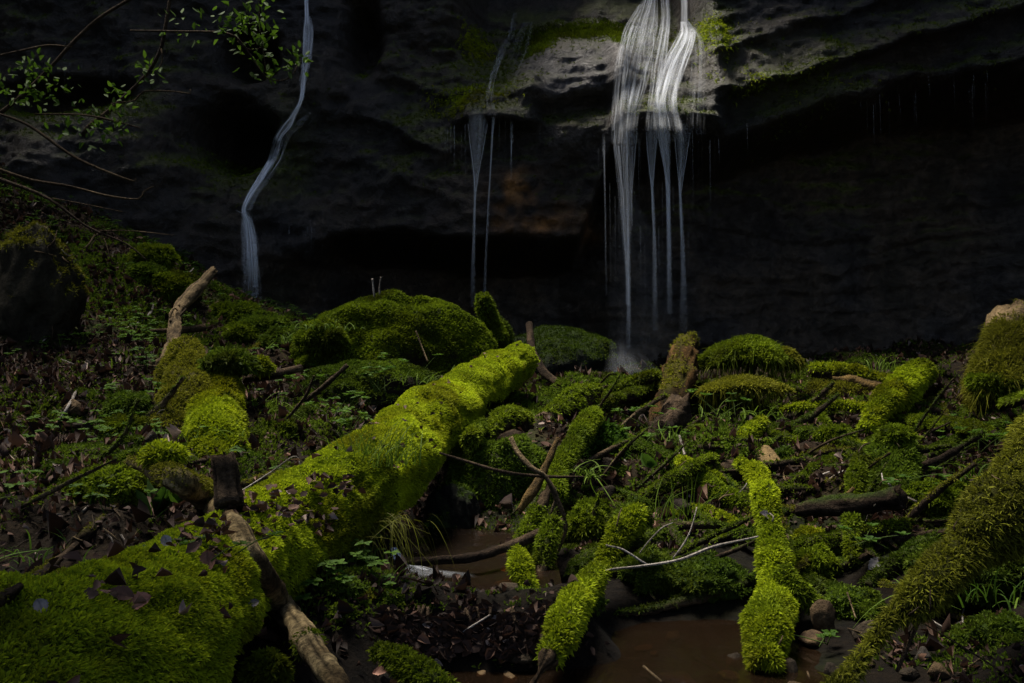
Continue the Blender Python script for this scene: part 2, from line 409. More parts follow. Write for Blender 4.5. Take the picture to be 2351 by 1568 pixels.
# ================================================================ THE CLIFF (an amphitheatre round the pool)
cx = np.concatenate([np.linspace(-15, -7.0, 60), np.arange(-6.9, 6.9, .034), np.linspace(7.0, 15, 60)])
cz = np.concatenate([np.arange(-1.1, 4.7, .034), np.linspace(4.8, 9, 40)])
CX, CZ = np.meshgrid(cx, cz); X = CX.ravel(); Z = CZ.ravel()
U = 1175.5 + X * FPX / 12.5; Vv = 784 - Z * FPX / 12.5
p3 = np.stack([X, np.zeros_like(X), Z], 1)
wob = fbm(p3, .8, 3, 50)
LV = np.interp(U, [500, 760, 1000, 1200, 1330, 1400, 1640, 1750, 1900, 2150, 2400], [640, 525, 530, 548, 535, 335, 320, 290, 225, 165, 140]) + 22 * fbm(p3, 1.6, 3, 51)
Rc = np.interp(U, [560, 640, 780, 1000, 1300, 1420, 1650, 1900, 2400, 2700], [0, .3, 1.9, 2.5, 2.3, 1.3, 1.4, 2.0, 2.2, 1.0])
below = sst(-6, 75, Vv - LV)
Yc = 12.35 + Rc * below
Yc += .22 * np.clip(LV - Vv, 0, 600) / 183 * np.interp(U, [400, 700, 1500, 1800], [.6, 1.0, .9, 1.3])
def bump(u0, v0, ru, rv, p=2): 
    q = ((U - u0) / ru) ** 2 + ((Vv - v0) / rv) ** 2; return np.exp(-q ** (p / 2))
Yc -= .55 * sst(1010, 1090, U) * (1 - sst(1210, 1260, U)) * sst(60, 250, Vv) * (1 - sst(282, 300, Vv + 12 * wob))        # middle lip
Yc -= .50 * sst(1385, 1425, U) * (1 - sst(1620, 1680, U)) * sst(-60, 120, Vv) * (1 - sst(285, 330, Vv + 20 * wob))        # lip of the main fall
slope = sst(1010, 1120, U) * (1 - sst(1600, 1660, U)); Yc += .0042 * slope * np.clip(285 - Vv, 0, 420)
Yc -= .70 * bump(1318, 150, 135, 130, 4) * (1 - sst(205, 250, Vv + 10 * wob + .12 * (U - 1310)))                                                  # pale bulging rock
Yc -= .30 * bump(1330, 305, 90, 50, 3)
Yc += 1.7 * bump(535, 315, 85, 75, 4) + 1.0 * bump(150, 225, 150, 45, 4) + .9 * bump(560, 110, 60, 60, 4) + .8 * bump(820, 60, 40, 90, 3)
for pu, pv, w_ in ((715, 20, 60), (712, 180, 60), (690, 250, 70), (640, 330, 85), (585, 430, 80), (565, 500, 80), (590, 620, 75)):
    Yc -= .22 * bump(pu, pv, w_, 75)
Yc -= .9 * (1 - sst(380, 560, U)) * sst(100, 420, Vv)
tt = Vv + .30 * (U - 1640); rw = sst(1590, 1680, U)
for t0, a_ in ((345, .34), (225, .36), (110, .2)):
    d = tt - t0 + 16 * fbm(p3, 2.2, 3, 53); Yc -= rw * a_ * np.where(d < 0, np.exp(d / 60), np.exp(-d / 9))
lw = (1 - sst(1000, 1080, U)) * sst(740, 860, U); tl = Vv - .45 * (U - 900)
for t0, a_ in ((150, .16), (290, .24), (400, .14)):
    d = tl - t0 + 26 * fbm(p3, 1.8, 3, 54); Yc -= lw * a_ * np.where(d < 0, np.exp(d / 70), np.exp(-d / 14))
st = Z * 3.1 + 1.6 * fbm(p3 * np.array([.5, 1, 1]), .9, 3, 60)
Yc += .045 * (np.abs((st % 1) - .5) * 2) ** 2 * (1 + below) + .02 * (((st * 2.7) % 1)) * (.5 + below)
Yc -= .16 * fbm(p3 * np.array([1, 1, .8]), 1.1, 2, 55)
bk = fbm(p3 * np.array([.7, 1, 1.3]), 2.4, 3, 56); Yc += .035 * np.round(bk * 5) / 2.5 + .06 * fbm(p3 * np.array([1, 1, 2.2]), 5, 4, 57)
rough_p = p3 * np.array([1, 1, 1.5])
Yc += (.32 * fbm(p3, .55, 3, 61) + .10 * fbm(rough_p, 2.0, 4, 62)) * (1 - .55 * slope * (Vv < 300)) + .05 * fbm(rough_p * np.array([1, 1, 1.6]), 6, 4, 63) + .018 * fbm(p3, 19, 2, 64)
Yc -= 1.1 * np.clip(np.abs(X) - 7.6, 0, 20) ** 1.5
CV = np.stack([X, Yc, Z + .05 * fbm(p3 + 9, 2.5, 3, 66)], 1); CF = grid_faces(len(cx), len(cz)); CN = vnormals(CV, CF)
if CN[:, 1].mean() > 0: CN = -CN; CF = CF[:, ::-1]
ccol = tint(p3, [(.010, .0084, .0078), (.020, .0168, .0156), (.028, .0212, .0164), (.0145, .0115, .0085)], 1.4, 2)
pale = (1.25 * bump(1318, 135, 135, 112, 6) + .55 * bump(1340, 300, 95, 55, 3)) * (.75 + .5 * fbm(p3, 3, 3, 80)); pale = np.clip(pale, 0, 1)[:, None]
ccol = ccol * (1 - pale) + tint(p3, [(.03, .0275, .031), (.075, .070, .077), (.045, .035, .032)], 3, 3) * pale
rust = np.clip((bump(1185, 445, 55, 48, 3) + .8 * bump(1210, 520, 75, 22, 3) + .35 * bump(1330, 500, 70, 40, 3)) * (.7 + 1.2 * fbm(p3, 5, 3, 81)), 0, 1)[:, None]
ccol = ccol * (1 - rust) + np.array([.24, .115, .04]) * rust
mossw = .8 * sst(.45, .95, CN[:, 2] + .6 * fbm(p3, .9, 3, 82)) * sst(600, 350, Vv)
mossw += .8 * sst(0.1, .5, fbm(p3 * np.array([1, 1, .6]), 1.1, 3, 83) + .2) * np.clip(bump(1090, 50, 90, 80) + .7 * bump(660, 420, 70, 170) + .8 * bump(1050, 225, 90, 60) + bump(1660, 60, 60, 70) + .6 * bump(1850, 190, 260, 90), 0, 1)
mossw = np.clip(mossw * (1 - .9 * pale[:, 0]) * (1 - rust[:, 0]), 0, 1)
top = np.clip(bump(1345, -8, 135, 32, 4) + .7 * bump(1235, 40, 40, 38, 3) + .5 * bump(1445, 35, 22, 30, 3), 0, 1); mossw = np.maximum(mossw, top)
ccol = ccol * (1 - .85 * mossw[:, None]) + np.array([.040, .052, .005]) * .85 * mossw[:, None]
ccol = ccol * (1 + 1.4 * below[:, None]) * np.array([1.06, 1.0, .88])  # rock colour lightened below the lips to lift the dark under the overhangs
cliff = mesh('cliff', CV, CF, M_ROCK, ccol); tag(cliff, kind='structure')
CB = BVHTree.FromPolygons(CV.tolist(), CF.tolist())
inframe = sst(-60, 60, U) * (1 - sst(2300, 2420, U)) * sst(-60, -10, Vv) * (1 - sst(560, 680, Vv))
P_, N_ = sample(CV, CF, CN, 500, mossw ** 1.5 * inframe)
P2_, N2_ = sample(CV, CF, CN, 2600, top * (Vv > -60))
P3_, N3_ = sample(CV, CF, CN, 1500, np.clip(bump(1065, 222, 85, 38, 3) * (.5 + fbm(p3, 5, 3, 84)) + bump(1092, 42, 45, 48, 4) * .8 + .7 * bump(1655, 58, 40, 45) * (fbm(p3, 5, 3, 85) > -.1) + .5 * bump(1790, 195, 130, 22) * (fbm(p3, 4, 3, 86) > 0), 0, 1))
cm = merge([blades(P3_, N3_, 'sunny', 4, .05, .010, .9, -.2, 2), blades(P_, N_, 'mid', 5, .04, .010, .9, -.2, 1.2), blades(P2_, N2_, 'mid', 4, .065, .012, .9, .3, 2)])
tag(mesh('cliff_moss', cm[0], cm[1], M_MOSS, cm[2]), 'patches of green moss on the ledges of the dark cliff', 'moss', kind='stuff')

# ================================================================ WATER
def hitc(u, v, dflt=12.3): return hit(u, v, dflt, [CB])
def sheet(rows, ncol=18, off=.05, bulge=.25, streak=9, layers=2, seed=0, step=.05):
    """rows: (u, v, width px, alpha, depth or None = runs over the rock, draped on it)"""
    parts = []; drape = rows[0][4] is None
    R4 = np.array([[u, v, 0] for u, v, w, a, D in rows], float); W4 = np.array([w for u, v, w, a, D in rows], float); A4 = np.array([a for u, v, w, a, D in rows], float)
    c, w = spline(R4, W4, 8); _, al = spline(R4, A4, 8); n = len(c); s = np.linspace(-1, 1, ncol)
    for ly in range(layers):
        uu = c[:, :1] + s[None] * (w * .5 * (1 - .14 * ly))[:, None]; vv = np.broadcast_to(c[:, 1:2], uu.shape)
        if drape:
            D = np.array([[hitc(a_, b_) for a_, b_ in zip(r1, r2)] for r1, r2 in zip(uu, vv)])
            Dm = D.copy()
            for k in (1, 2): Dm[k:] = np.minimum(Dm[k:], D[:-k]); Dm[:-k] = np.minimum(Dm[:-k], D[k:])
            for _i in range(2):
                q = np.pad(Dm, ((2, 2), (1, 1)), mode='edge'); Dm = np.minimum(Dm + .02, sum(q[2 + a_:q.shape[0] - 2 + a_, 1 + b_:q.shape[1] - 1 + b_] for a_ in (-2, -1, 0, 1, 2) for b_ in (-1, 0, 1)) / 15)
            D = Dm - off + .03 * ly
        else:
            D = np.broadcast_to(spline(R4, np.array([r_[4] for r_ in rows], float), 8)[1][:, None], uu.shape) + .05 * ly
        hw = (w * .5)[:, None] * D / FPX
        D = D - bulge * hw * (1 - s[None] ** 2)
        V = np.stack([(uu - 1175.5) / FPX * D, D, (784 - vv) / FPX * D], -1)
        q = V.reshape(-1, 3); V = (q + np.array([.25, -1, 0]) * (.02 * np.abs(fbm(q * np.array([3, 3, .8]), 3.5, 2, seed + ly)))[:, None]).reshape(n, ncol, 3)
        dist = np.concatenate([[0], np.cumsum(np.linalg.norm(np.diff(c, axis=0), axis=1))]) * 12.3 / FPX
        ed = (1 - s ** 2) ** 1.3 if ncol <= 5 else np.clip(1.0 - np.abs(s) ** 3, 0, 1); conc = np.clip(.7 + 3 / np.maximum(w, 1), .7, 1.3)
        alp = (al * conc)[:, None] * ed[None]
        if drape: alp = alp * np.clip(.75 + 1.3 * fbm(V.reshape(-1, 3) * np.array([1.6, .3, .8]), 3.0, 3, seed + 40), .12, 1.5).reshape(n, ncol)
        uv = np.stack([np.broadcast_to(s[None] * streak * .5 + seed * 3.1 + ly * 7.7, (n, ncol)), np.broadcast_to((dist * .45 + ly * 3)[:, None], (n, ncol))], -1)
        parts.append((V.reshape(-1, 3), grid_faces(ncol, n), uv.reshape(-1, 2), alp.ravel()))
    return parts

def thread(u, v0, v1, D, w=.004, a=.4, du=0, n=14):
    """a hair-thin string of dripping water"""
    t = np.linspace(0, 1, n); c = np.array([P3(u + du * q, v0 + (v1 - v0) * q, D) for q in t])
    s = np.linspace(0, 2 * np.pi, 6)
    V = c[:, None] + np.stack([np.cos(s), np.sin(s), 0 * s], -1)[None] * (w * (1 - .5 * t))[:, None, None]
    a = a * rng.uniform(.25, 1.1); alp = np.repeat((a * (1 - t) ** .8 * (.6 + .4 * np.sin(t * rng.uniform(6, 20)) ** 2))[:, None], 6, 1)
    return V.reshape(-1, 3), grid_faces(6, n), np.zeros((n * 6, 2)) + rng.random(2) * 9, alp.ravel()

def fall(name, parts, label=None):
    V = []; F = []; UVs = []; A = []; o = 0
    for v, f, uv, a in parts: V.append(v); F.append(f + o); UVs.append(uv); A.append(a); o += len(v)
    ob = mesh(name, np.vstack(V), np.vstack(F), M_FALL, uv=np.vstack(UVs), alpha=np.concatenate(A))
    return tag(ob, label, 'waterfall', kind='structure')

def strandset(rows, n, wpx, al, seed, off=.06, spread=.92):
    """separate strings of water wandering down inside an envelope of rows"""
    g = np.random.default_rng(seed); out = []; n = int(n * 2.2); wpx = wpx * .95; al = al * .58
    R_ = np.array([r[:4] for r in rows], float)
    for k in range(n):
        s0 = g.uniform(-1, 1) * spread; a0 = al * g.uniform(.35, 1.15); w0 = wpx * g.uniform(.4, 1.5); i0 = int(g.integers(0, max(1, len(rows) // 3))) if g.random() < .5 else 0; i1 = len(rows) if g.random() < .7 else max(i0 + 3, len(rows) - 1)
        dr = np.cumsum(g.normal(size=len(rows))) * .07 + .05 * g.normal(size=len(rows))
        rr = [(R_[q, 0] + np.clip(s0 + dr[q], -1, 1) * R_[q, 2] * .5, R_[q, 1], max(1.6, min(w0 * g.uniform(.6, 1.4), R_[q, 2])), a0 * min(1.0, R_[q, 3] * 1.3) * g.uniform(.6, 1.2), rows[q][4]) for q in range(i0, i1)]
        if len(rr) > 2: out += sheet(rr, 5, off + g.uniform(0, .05), .3, 1.6, 1, int(g.integers(0, 900)))
    return out
def free(rows, *a, **k):
    u, v, w, al, D = rows[0]; return sheet([(u, v - 40, w * .97, 0, D), (u, v - 22, w, al * .7, D)] + rows, *a, **k)

lipD = hitc(1500, 285) - .06; midD = hitc(1110, 275) - .06
# left fall
rL = [(703,-30,9,.8,None),(706,38,12,.8,None),(708,70,24,.6,None),(705,130,22,.45,None),(698,180,12,.6,None),(692,228,7,.8,None),(676,262,12,.7,None),(658,292,28,.6,None),(640,318,22,.8,None),(625,365,18,.85,None),(598,410,18,.85,None),(574,448,15,.85,None),(560,482,10,.9,None),(568,505,20,.75,None),(575,540,28,.6,None),(578,590,34,.5,None),(580,650,38,.42,None),(580,716,40,.35,None)]
parts = sheet([(u, v, w, a * 1.0, D) for u, v, w, a, D in rL], 14, .05, .3, 9, 1, 1) + strandset(rL, 9, 6, 2.2, 1) + strandset([(u + 8, v, w * 1.7, a * .4, D) for u, v, w, a, D in rL[7:14]], 7, 4, 1.0, 51) + strandset([(u, v, w * 1.5, a * .6, D) for u, v, w, a, D in rL[13:]], 7, 5, 1.3, 52)
parts += sheet([(712,258,6,.3,None),(690,282,26,.4,None),(664,318,18,.3,None)], 10, .06, .3, 6, 1, 2)
parts += strandset([(584,560,9,.8,None),(588,620,13,.9,None),(588,660,14,.8,None),(588,714,14,.7,None)], 4, 7, .9, 3)
parts += sheet([(541,483,4,.4,None),(553,488,6,.6,None),(566,492,6,.6,None)], 6, .07, .3, 3, 1, 4)
fall('waterfall', parts, 'narrow white waterfall zigzagging down the rock at left')
# middle fall
rM = [(1182,30,8,.4,None),(1172,80,16,.4,None),(1155,110,22,.45,None),(1140,150,16,.6,None),(1128,190,18,.5,None),(1122,230,24,.35,None),(1130,266,26,.3,None)]
parts = sheet([(u, v, w, a * .3, D) for u, v, w, a, D in rM], 10, .05, .3, 6, 1, 5) + strandset(rM, 5, 3.5, .6, 5)
parts += strandset([(1212,50,22,.3,None),(1195,105,34,.3,None),(1178,165,24,.2,None),(1165,215,20,.1,None)], 7, 5, .3, 6)
parts += free([(1097,285,46,.35,midD),(1096,310,42,.38,midD),(1094,360,28,.42,midD),(1092,410,14,.5,midD),(1090,460,7,.6,midD),(1088,540,8,.4,midD),(1086,620,12,.2,midD),(1086,705,16,.06,midD)], 14, .05, .5, 7, 2, 7)
for u0, u1 in ((1074, 1091), (1119, 1093)):
    parts += sheet([(u0,285,3,.6,midD),(u0 + (u1 - u0) * .3,330,3,.7,midD),(u0 + (u1 - u0) * .7,385,3,.7,midD),(u1,440,3,.7,midD)], 5, .05, .3, 2, 1, 8)
parts += free([(1133,272,9,.6,midD),(1130,310,6,.7,midD),(1126,390,4,.75,midD),(1120,500,5,.5,midD),(1115,600,6,.35,midD),(1111,690,8,.2,midD)], 8, .05, .3, 3, 1, 9)
parts += free([(1175,316,9,.4,midD),(1174,340,3,.7,midD),(1173,410,3,.15,midD)], 6, .05, .3, 3, 1, 10)
for u_, a, b in ((1013,300,350),(1022,296,400),(1027,296,360),(1035,290,380),(1043,288,420),(1059,302,420),(1068,285,440),(1146,260,380),(1160,250,400),(1173,240,330),(1184,240,300),(1205,225,300),(1213,225,280),(1240,290,340)):
    parts.append(thread(u_, a, b, midD + rng.uniform(-.05, .2), .005, .4))
fall('waterfall', parts, 'thin middle waterfall dropping in threads past the rusty patch of rock')
# main fall
parts = sheet([(1570,-40,15,1.3,None),(1571,20,17,1.3,None),(1572,58,20,1.3,None)], 12, .12, .5, 3, 2, 11)
rA = [(1572,50,20,1.3,None),(1577,74,38,1.2,None),(1570,100,48,1.0,None),(1552,140,52,.9,None),(1537,185,54,.75,None),(1528,235,54,.6,None),(1534,290,66,.5,None),(1536,325,70,.4,None)]
parts += sheet([(u, v, w, a * .6, D) for u, v, w, a, D in rA], 22, .08, .3, 22, 2, 12) + strandset(rA, 13, 7, 1.5, 12, .10)
rB = [(1592,70,14,.5,None),(1602,100,30,.3,None),(1602,170,34,.22,None),(1598,240,40,.2,None),(1596,310,46,.15,None)]
parts += strandset(rB, 18, 4, .5, 13)
rC = [(1496,-40,24,1.0,None),(1490,10,40,.9,None),(1474,60,74,.7,None),(1464,110,86,.6,None),(1455,160,88,.6,None),(1446,205,74,.55,None),(1438,250,62,.5,None),(1434,300,60,.45,None),(1434,330,58,.4,None)]
parts += sheet([(u, v, w, a * .34, D) for u, v, w, a, D in rC], 26, .06, .25, 30, 2, 14) + strandset(rC, 17, 6, 1.25, 14)
rD = [(1525,-40,16,.8,None),(1528,40,20,.7,None),(1522,90,24,.6,None),(1512,150,28,.6,None),(1505,200,24,.5,None),(1499,250,24,.4,None),(1497,300,30,.3,None)]
parts += sheet([(u, v, w, a * .45, D) for u, v, w, a, D in rD], 14, .06, .3, 16, 1, 15) + strandset(rD, 7, 5, 1.2, 15)
d0 = lipD
fA = [(1434,300,58,.6,d0),(1434,335,56,.6,d0),(1436,400,46,.5,d0),(1438,470,34,.45,d0),(1440,560,20,.5,d0),(1442,640,12,.5,d0),(1443,700,12,.35,d0),(1443,800,16,.10,d0)]
parts += free([(u, v, w, a * .3, D) for u, v, w, a, D in fA], 22, .05, .4, 30, 2, 16) + strandset(fA, 8, 4, 1.3, 16)
fB = [(1498,290,32,.3,d0),(1497,330,28,.35,d0),(1496,390,15,.45,d0),(1497,430,7,.65,d0),(1501,520,9,.6,d0),(1503,620,12,.4,d0),(1504,760,16,.06,d0)]
parts += free(fB, 12, .05, .4, 6, 2, 17)
for u0, u1 in ((1483, 1496), (1508, 1498), (1510, 1536), (1410, 1430), (1462, 1449)):
    parts += sheet([(u0,296,3,0,d0),(u0 + (u1 - u0) * .1,316,3,.5,d0),(u0 + (u1 - u0) * .35,355,4,.6,d0),(u0 + (u1 - u0) * .7,400,4,.6,d0),(u1,445,4,.6,d0),(u1 + 2,520,4,.2,d0)], 5, .05, .3, 2, 1, 18)
fC = [(1522,285,36,.55,d0),(1527,340,24,.6,d0),(1532,400,12,.6,d0),(1534,460,8,.6,d0),(1536,560,9,.55,d0),(1538,720,12,.12,d0)]
parts += free(fC, 12, .05, .4, 6, 2, 19) + strandset(fC, 6, 4, .6, 19)
fD = [(1565,295,36,.3,d0),(1566,330,30,.3,d0),(1564,380,18,.4,d0),(1561,430,8,.65,d0),(1564,500,9,.6,d0),(1568,600,14,.4,d0),(1569,760,22,.06,d0)]
parts += free(fD, 14, .05, .4, 7, 2, 20)
for u0, u1 in ((1584, 1563), (1548, 1560)):
    parts += sheet([(u0,296,3,0,d0),(u0 + (u1 - u0) * .1,320,3,.6,d0),(u0 + (u1 - u0) * .35,355,3,.7,d0),(u0 + (u1 - u0) * .7,400,3,.7,d0),(u1,445,3,.7,d0)], 5, .05, .3, 2, 1, 21)
parts += free([(1440,460,50,.10,d0 + .05),(1470,600,150,.07,d0 + .05),(1480,700,170,.06,d0 + .05),(1470,780,150,.09,d0 + .05),(1455,850,120,.05,d0 + .05)], 24, .05, .3, 26, 1, 22)
parts += free([(1386,346,9,.4,d0),(1387,364,4,.6,d0),(1389,500,4,.3,d0),(1392,680,4,.06,d0)], 6, .05, .3, 3, 1, 23)
for u_, a, b in ((1374,340,440),(1466,318,520),(1469,318,420),(1520,420,620),(1545,430,560),(1585,300,640),(1590,300,520),(1603,300,500),(1611,300,470),(1628,322,420),(1630,322,600),(1641,318,520),(1650,318,380),(1715,282,360),(1400,420,700),(1412,450,720),(1420,330,640),(1470,520,740),(1480,560,760),(1512,520,740),(1580,520,720)):
    parts.append(thread(u_, a, b, d0 + rng.uniform(-.05, .2), .004, .35, 2))
for k_, (uu_, w_, a_) in enumerate(((1425, 90, .14), (1438, 60, .18), (1415, 46, .10), (1450, 120, .08))):
    parts += sheet([(uu_ - 12, 776, w_ * .3, 0, 10.0 + .1 * k_), (uu_ - 6, 806, w_ * .5, a_ * .6, 9.97 + .1 * k_), (uu_, 834, w_ * .85, a_, 9.93 + .1 * k_), (uu_ + 6, 858, w_ * 1.2, a_ * .7, 9.9 + .1 * k_), (uu_ + 8, 876, w_ * 1.4, 0, 9.9 + .1 * k_)], 16, .05, .6, 5, 1, 60 + k_)
for u_ in (1975, 1990, 2005, 2010, 2020, 2040, 2060, 2065, 2098, 2102, 2132, 2190, 2225, 2232, 2235, 2262, 2266):
    v_ = np.interp(u_, [1950, 2270], [200, 150]) + rng.uniform(-5, 50); parts.append(thread(u_, v_, v_ + rng.uniform(50, 140), hitc(u_, v_ - 50) - .05, .003, .3, 3))
for k in range(46):   # spray where the jet strikes the ledge
    a = rng.uniform(-.5, 1.6); r_ = rng.uniform(18, 48); D = hitc(1590, 75) - .15; q = np.linspace(0, 1, 8)
    c = np.array([P3(1586 + r_ * math.cos(a) * t, 72 - r_ * .75 * math.sin(a) * t + 26 * t * t, D - .15 * t) for t in q])
    s = np.linspace(0, 2 * np.pi, 5); V = c[:, None] + np.stack([np.cos(s), np.sin(s), .5 * np.sin(s)], -1)[None] * .004
    parts.append((V.reshape(-1, 3), grid_faces(5, 8), np.zeros((40, 2)) + rng.random(2) * 9, np.repeat(.4 * (1 - q), 5)))
fall('waterfall', parts, 'main white waterfall fanning over the ledge and dropping in long silky strands')
# threads on the dark wall between the left and middle falls, and at far left
parts = []
for u_, a, b in ((664,520,570),(675,520,590),(702,530,600),(706,520,640),(712,500,640),(716,520,600),(722,500,600),(742,470,520),(741,540,600),(725,560,640),(768,430,480),(150,90,260),(160,90,250),(188,140,180),(217,135,180),(262,140,190),(495,90,170),(500,100,150)):
    parts.append(thread(u_, a, b, hitc(u_, (a + b) / 2) - .12, .004, .25, -3))
fall('water_threads', parts, 'hair thin threads of water dripping down the dark wall')
# little cascades where the brook drops under the great log
parts = strandset([(903,1256,10,.6,4.9),(912,1276,24,.9,4.8),(932,1294,44,1.0,4.68),(965,1307,70,.6,4.56)], 14, 9, 1.3, 41)
parts += sheet([(915,1290,16,.0,4.66),(930,1300,50,.5,4.62),(950,1307,110,.55,4.57),(985,1315,190,.4,4.53),(1010,1326,190,0,4.48)], 14, .05, .1, 9, 1, 43)
fall('waterfall', parts, 'tiny white cascade slipping into the small pool under the dark stick')
# pools
def pool(name, x0, x1, y0, y1, z, label):
    xs = np.arange(x0, x1, .03); ys = np.arange(y0, y1, .03); A, B = np.meshgrid(xs, ys)
    p = np.stack([A.ravel(), B.ravel(), np.zeros(A.size)], 1); p[:, 2] = z + .006 * fbm(p * np.array([2, 1, 1]), 2.5, 3, 91)
    return tag(mesh(name, p, grid_faces(len(xs), len(ys)), M_STREAM), label, 'water', kind='structure')
pool('stream', -1.0, 1.6, 1.2, 4.75, -1.25, 'brown shallow stream in the foreground')
pool('stream', -.8, .25, 4.0, 6.0, -1.07, 'small brown pool behind the leaf dam')

# ---- unseen trees added round the gorge to block the sun: their crowns shade the banks and leave a pool of light in the middle
def blocker(base, crown, rad, n, label):
    base = np.array(base, float); crown = np.array(crown, float); root = empty('shade_tree', base, label, 'tree')
    mid = (base + crown) / 2 + np.array([(base - crown)[0] * .25, (base - crown)[1] * .25, .5]); parts = []
    V, F, t = tube([base, mid, crown, crown + np.array([0, 0, rad[2]])], [.22, .16, .09, .03], 12, .25, .1, 2, 5); parts.append((V, F, tint(V, BARK['brown'], 2, 1)))
    for q in range(9):
        a = q * .7; e = crown + np.array([math.cos(a) * rad[0], math.sin(a) * rad[1], rng.uniform(-.3, .5) * rad[2]]) * .85
        V, F, t = tube([crown * .6 + mid * .4, (crown + e) / 2, e], [.06, .04, .012], 7, .2, .1, 2, q); parts.append((V, F, tint(V, BARK['brown'], 2, 1)))
    m = merge(parts); mesh('trunk', m[0], m[1], M_BARK, m[2], parent=root)
    cl = crown + rng.normal(size=(n // 30, 3)) * np.array(rad) * .55; P = np.repeat(cl, 30, 0) + rng.normal(size=(n // 30 * 30, 3)) * .28; k = len(P)
    d = nrm(rng.normal(size=(k, 3)) + np.array([0, 0, -.3])); m = leaflets(P, d, np.tile([0., 0, 1], (k, 1)) + rng.normal(size=(k, 3)) * .4, rng.uniform(.1, .2, k), rng.uniform(.06, .11, k), pcol('herb', P, k), .2)
    mesh('crown', m[0], m[1], M_LEAF, m[2], parent=root)
blocker((-5.6, 1.0, -.2), (-3.5, 3.0, 6.4), (2.1, 1.8, 1.2), 16000, 'beech tree standing on the left bank beside the viewer')
blocker((-10.5, 6.0, 2.0), (-7.2, 8.7, 8.3), (2.0, 2.4, 1.4), 4500, 'beech tree standing high on the left bank')
blocker((7.0, 4.5, .2), (2.9, 7.2, 7.4), (2.3, 2.6, 1.2), 9000, 'beech tree leaning in from the right bank')
blocker((5.8, 15.2, 8.7), (4.1, 13.7, 10.2), (2.3, 1.3, 1.0), 20000, 'beech tree on the cliff top at right')
blocker((-6.5, 15.2, 8.7), (-5.4, 13.3, 10.2), (2.7, 1.3, 1.0), 20000, 'beech tree on the cliff top at left')
blocker((3.6, -.8, -.4), (.3, 2.3, 6.4), (2.1, 1.2, 1.1), 9000, 'beech tree leaning over the stream behind the viewer')

# ================================================================ THINGS
def limb(name, pts, label, cat, bark='brown', moss=None, group=None, seg=16, amp=.12, freq=6, lift=.35, s=None, bvh=True, wood='wood', extra=None, mat_=None, ragged=.25, pad=None, padf=None):
    """pts: (u, v, radius px, depth or None = lies on whatever is there)"""
    s = (zlib.crc32(label.encode()) % 900 if s is None else s)
    A = []; Rm = []
    for u, v, r, D in pts:
        if D is None: D = hit(u, v); D -= lift * r * D / FPX
        A.append(P3(u, v, D)); Rm.append(r * D / FPX)
    big = max(Rm)
    if pad is None: pad = 0 if not moss else min(.022, .22 * big)
    if moss and moss.get('lo', -.7) < -.6: Rm = [max(r_ - .42 * moss.get('L', .03) - .2 * pad, .6 * r_) for r_ in Rm]
    if padf is None: padf = float(np.clip(.55 / big, 3.5, 14))
    V, F, t = tube(A, Rm, seg, None, amp, freq, s, ragged, pad, padf)
    N = vnormals(V, F)
    if bvh: add_bvh(V, F)
    loc = A[int(np.argmin([a[2] for a in A]))]
    th_ = 2 * np.pi * (np.arange(len(V)) % seg) / seg; ln = float(np.sum(np.linalg.norm(np.diff(np.array(A), axis=0), axis=1)))
    gp = np.stack([np.cos(th_) * 2.2, np.sin(th_) * 2.2, t * ln * 3.0 + s], 1); gr = fbm(gp, 1.7, 4, s % 70)
    C = tint(V, BARK[bark], 5, s % 50) * np.clip(1 + 1.5 * gr, .18, 1.9)[:, None]
    V = V - N * (np.clip(-gr, 0, 1) * .25 * np.mean(Rm))[:, None]
    if moss is None and not extra:
        return tag(mesh(name, V, F, mat_ or M_BARK, C, loc=loc), label, cat, group), V, F, N, t
    root = empty(name, loc, label, cat, group)
    if moss:
        m = dict(pal='mid', dens=5000, n=4, L=.03, W=.008, lo=-.7, hi=.2, t0=0, t1=1, noise=.4, spread=.9, up=.2); m.update(moss)
        if m['lo'] < -.6 and m['noise'] == .4: m['noise'] = 1.0
        w = sst(m['lo'], m['hi'], N[:, 2] + m['noise'] * fbm(V, 4, 3, s + 3)) * (t >= m['t0'] - .001) * (t <= m['t1'] + .001)
        C = C * (1 - .8 * w[:, None]) + np.array(PAL[m['pal']][0]) * .55 * .8 * w[:, None]
        P, Nn = sample(V, F, N, m['dens'], w)
        b = blades(P, Nn, m['pal'], m['n'], m['L'], m['W'], m['spread'], m['up'], 3, s % 30)
        if m.get('hair'):
            P, Nn = sample(V, F, N, m['hair'], np.clip(w + .2, 0, 1)); hb = strands(P, Nn + np.array([0, 0, -.2]), m['pal'], m.get('hairL', .08), .0045, (0, 0, m.get('hang', -.9)), .35, 4, None, m.get('hs', .5)); b = merge([b, hb])
    mesh(wood, V, F, mat_ or M_BARK, C, parent=root)
    if moss and len(b[0]): mesh('moss', b[0], b[1], M_MOSS, b[2], parent=root)
    if extra: extra(root)
    return root, V, F, N, t

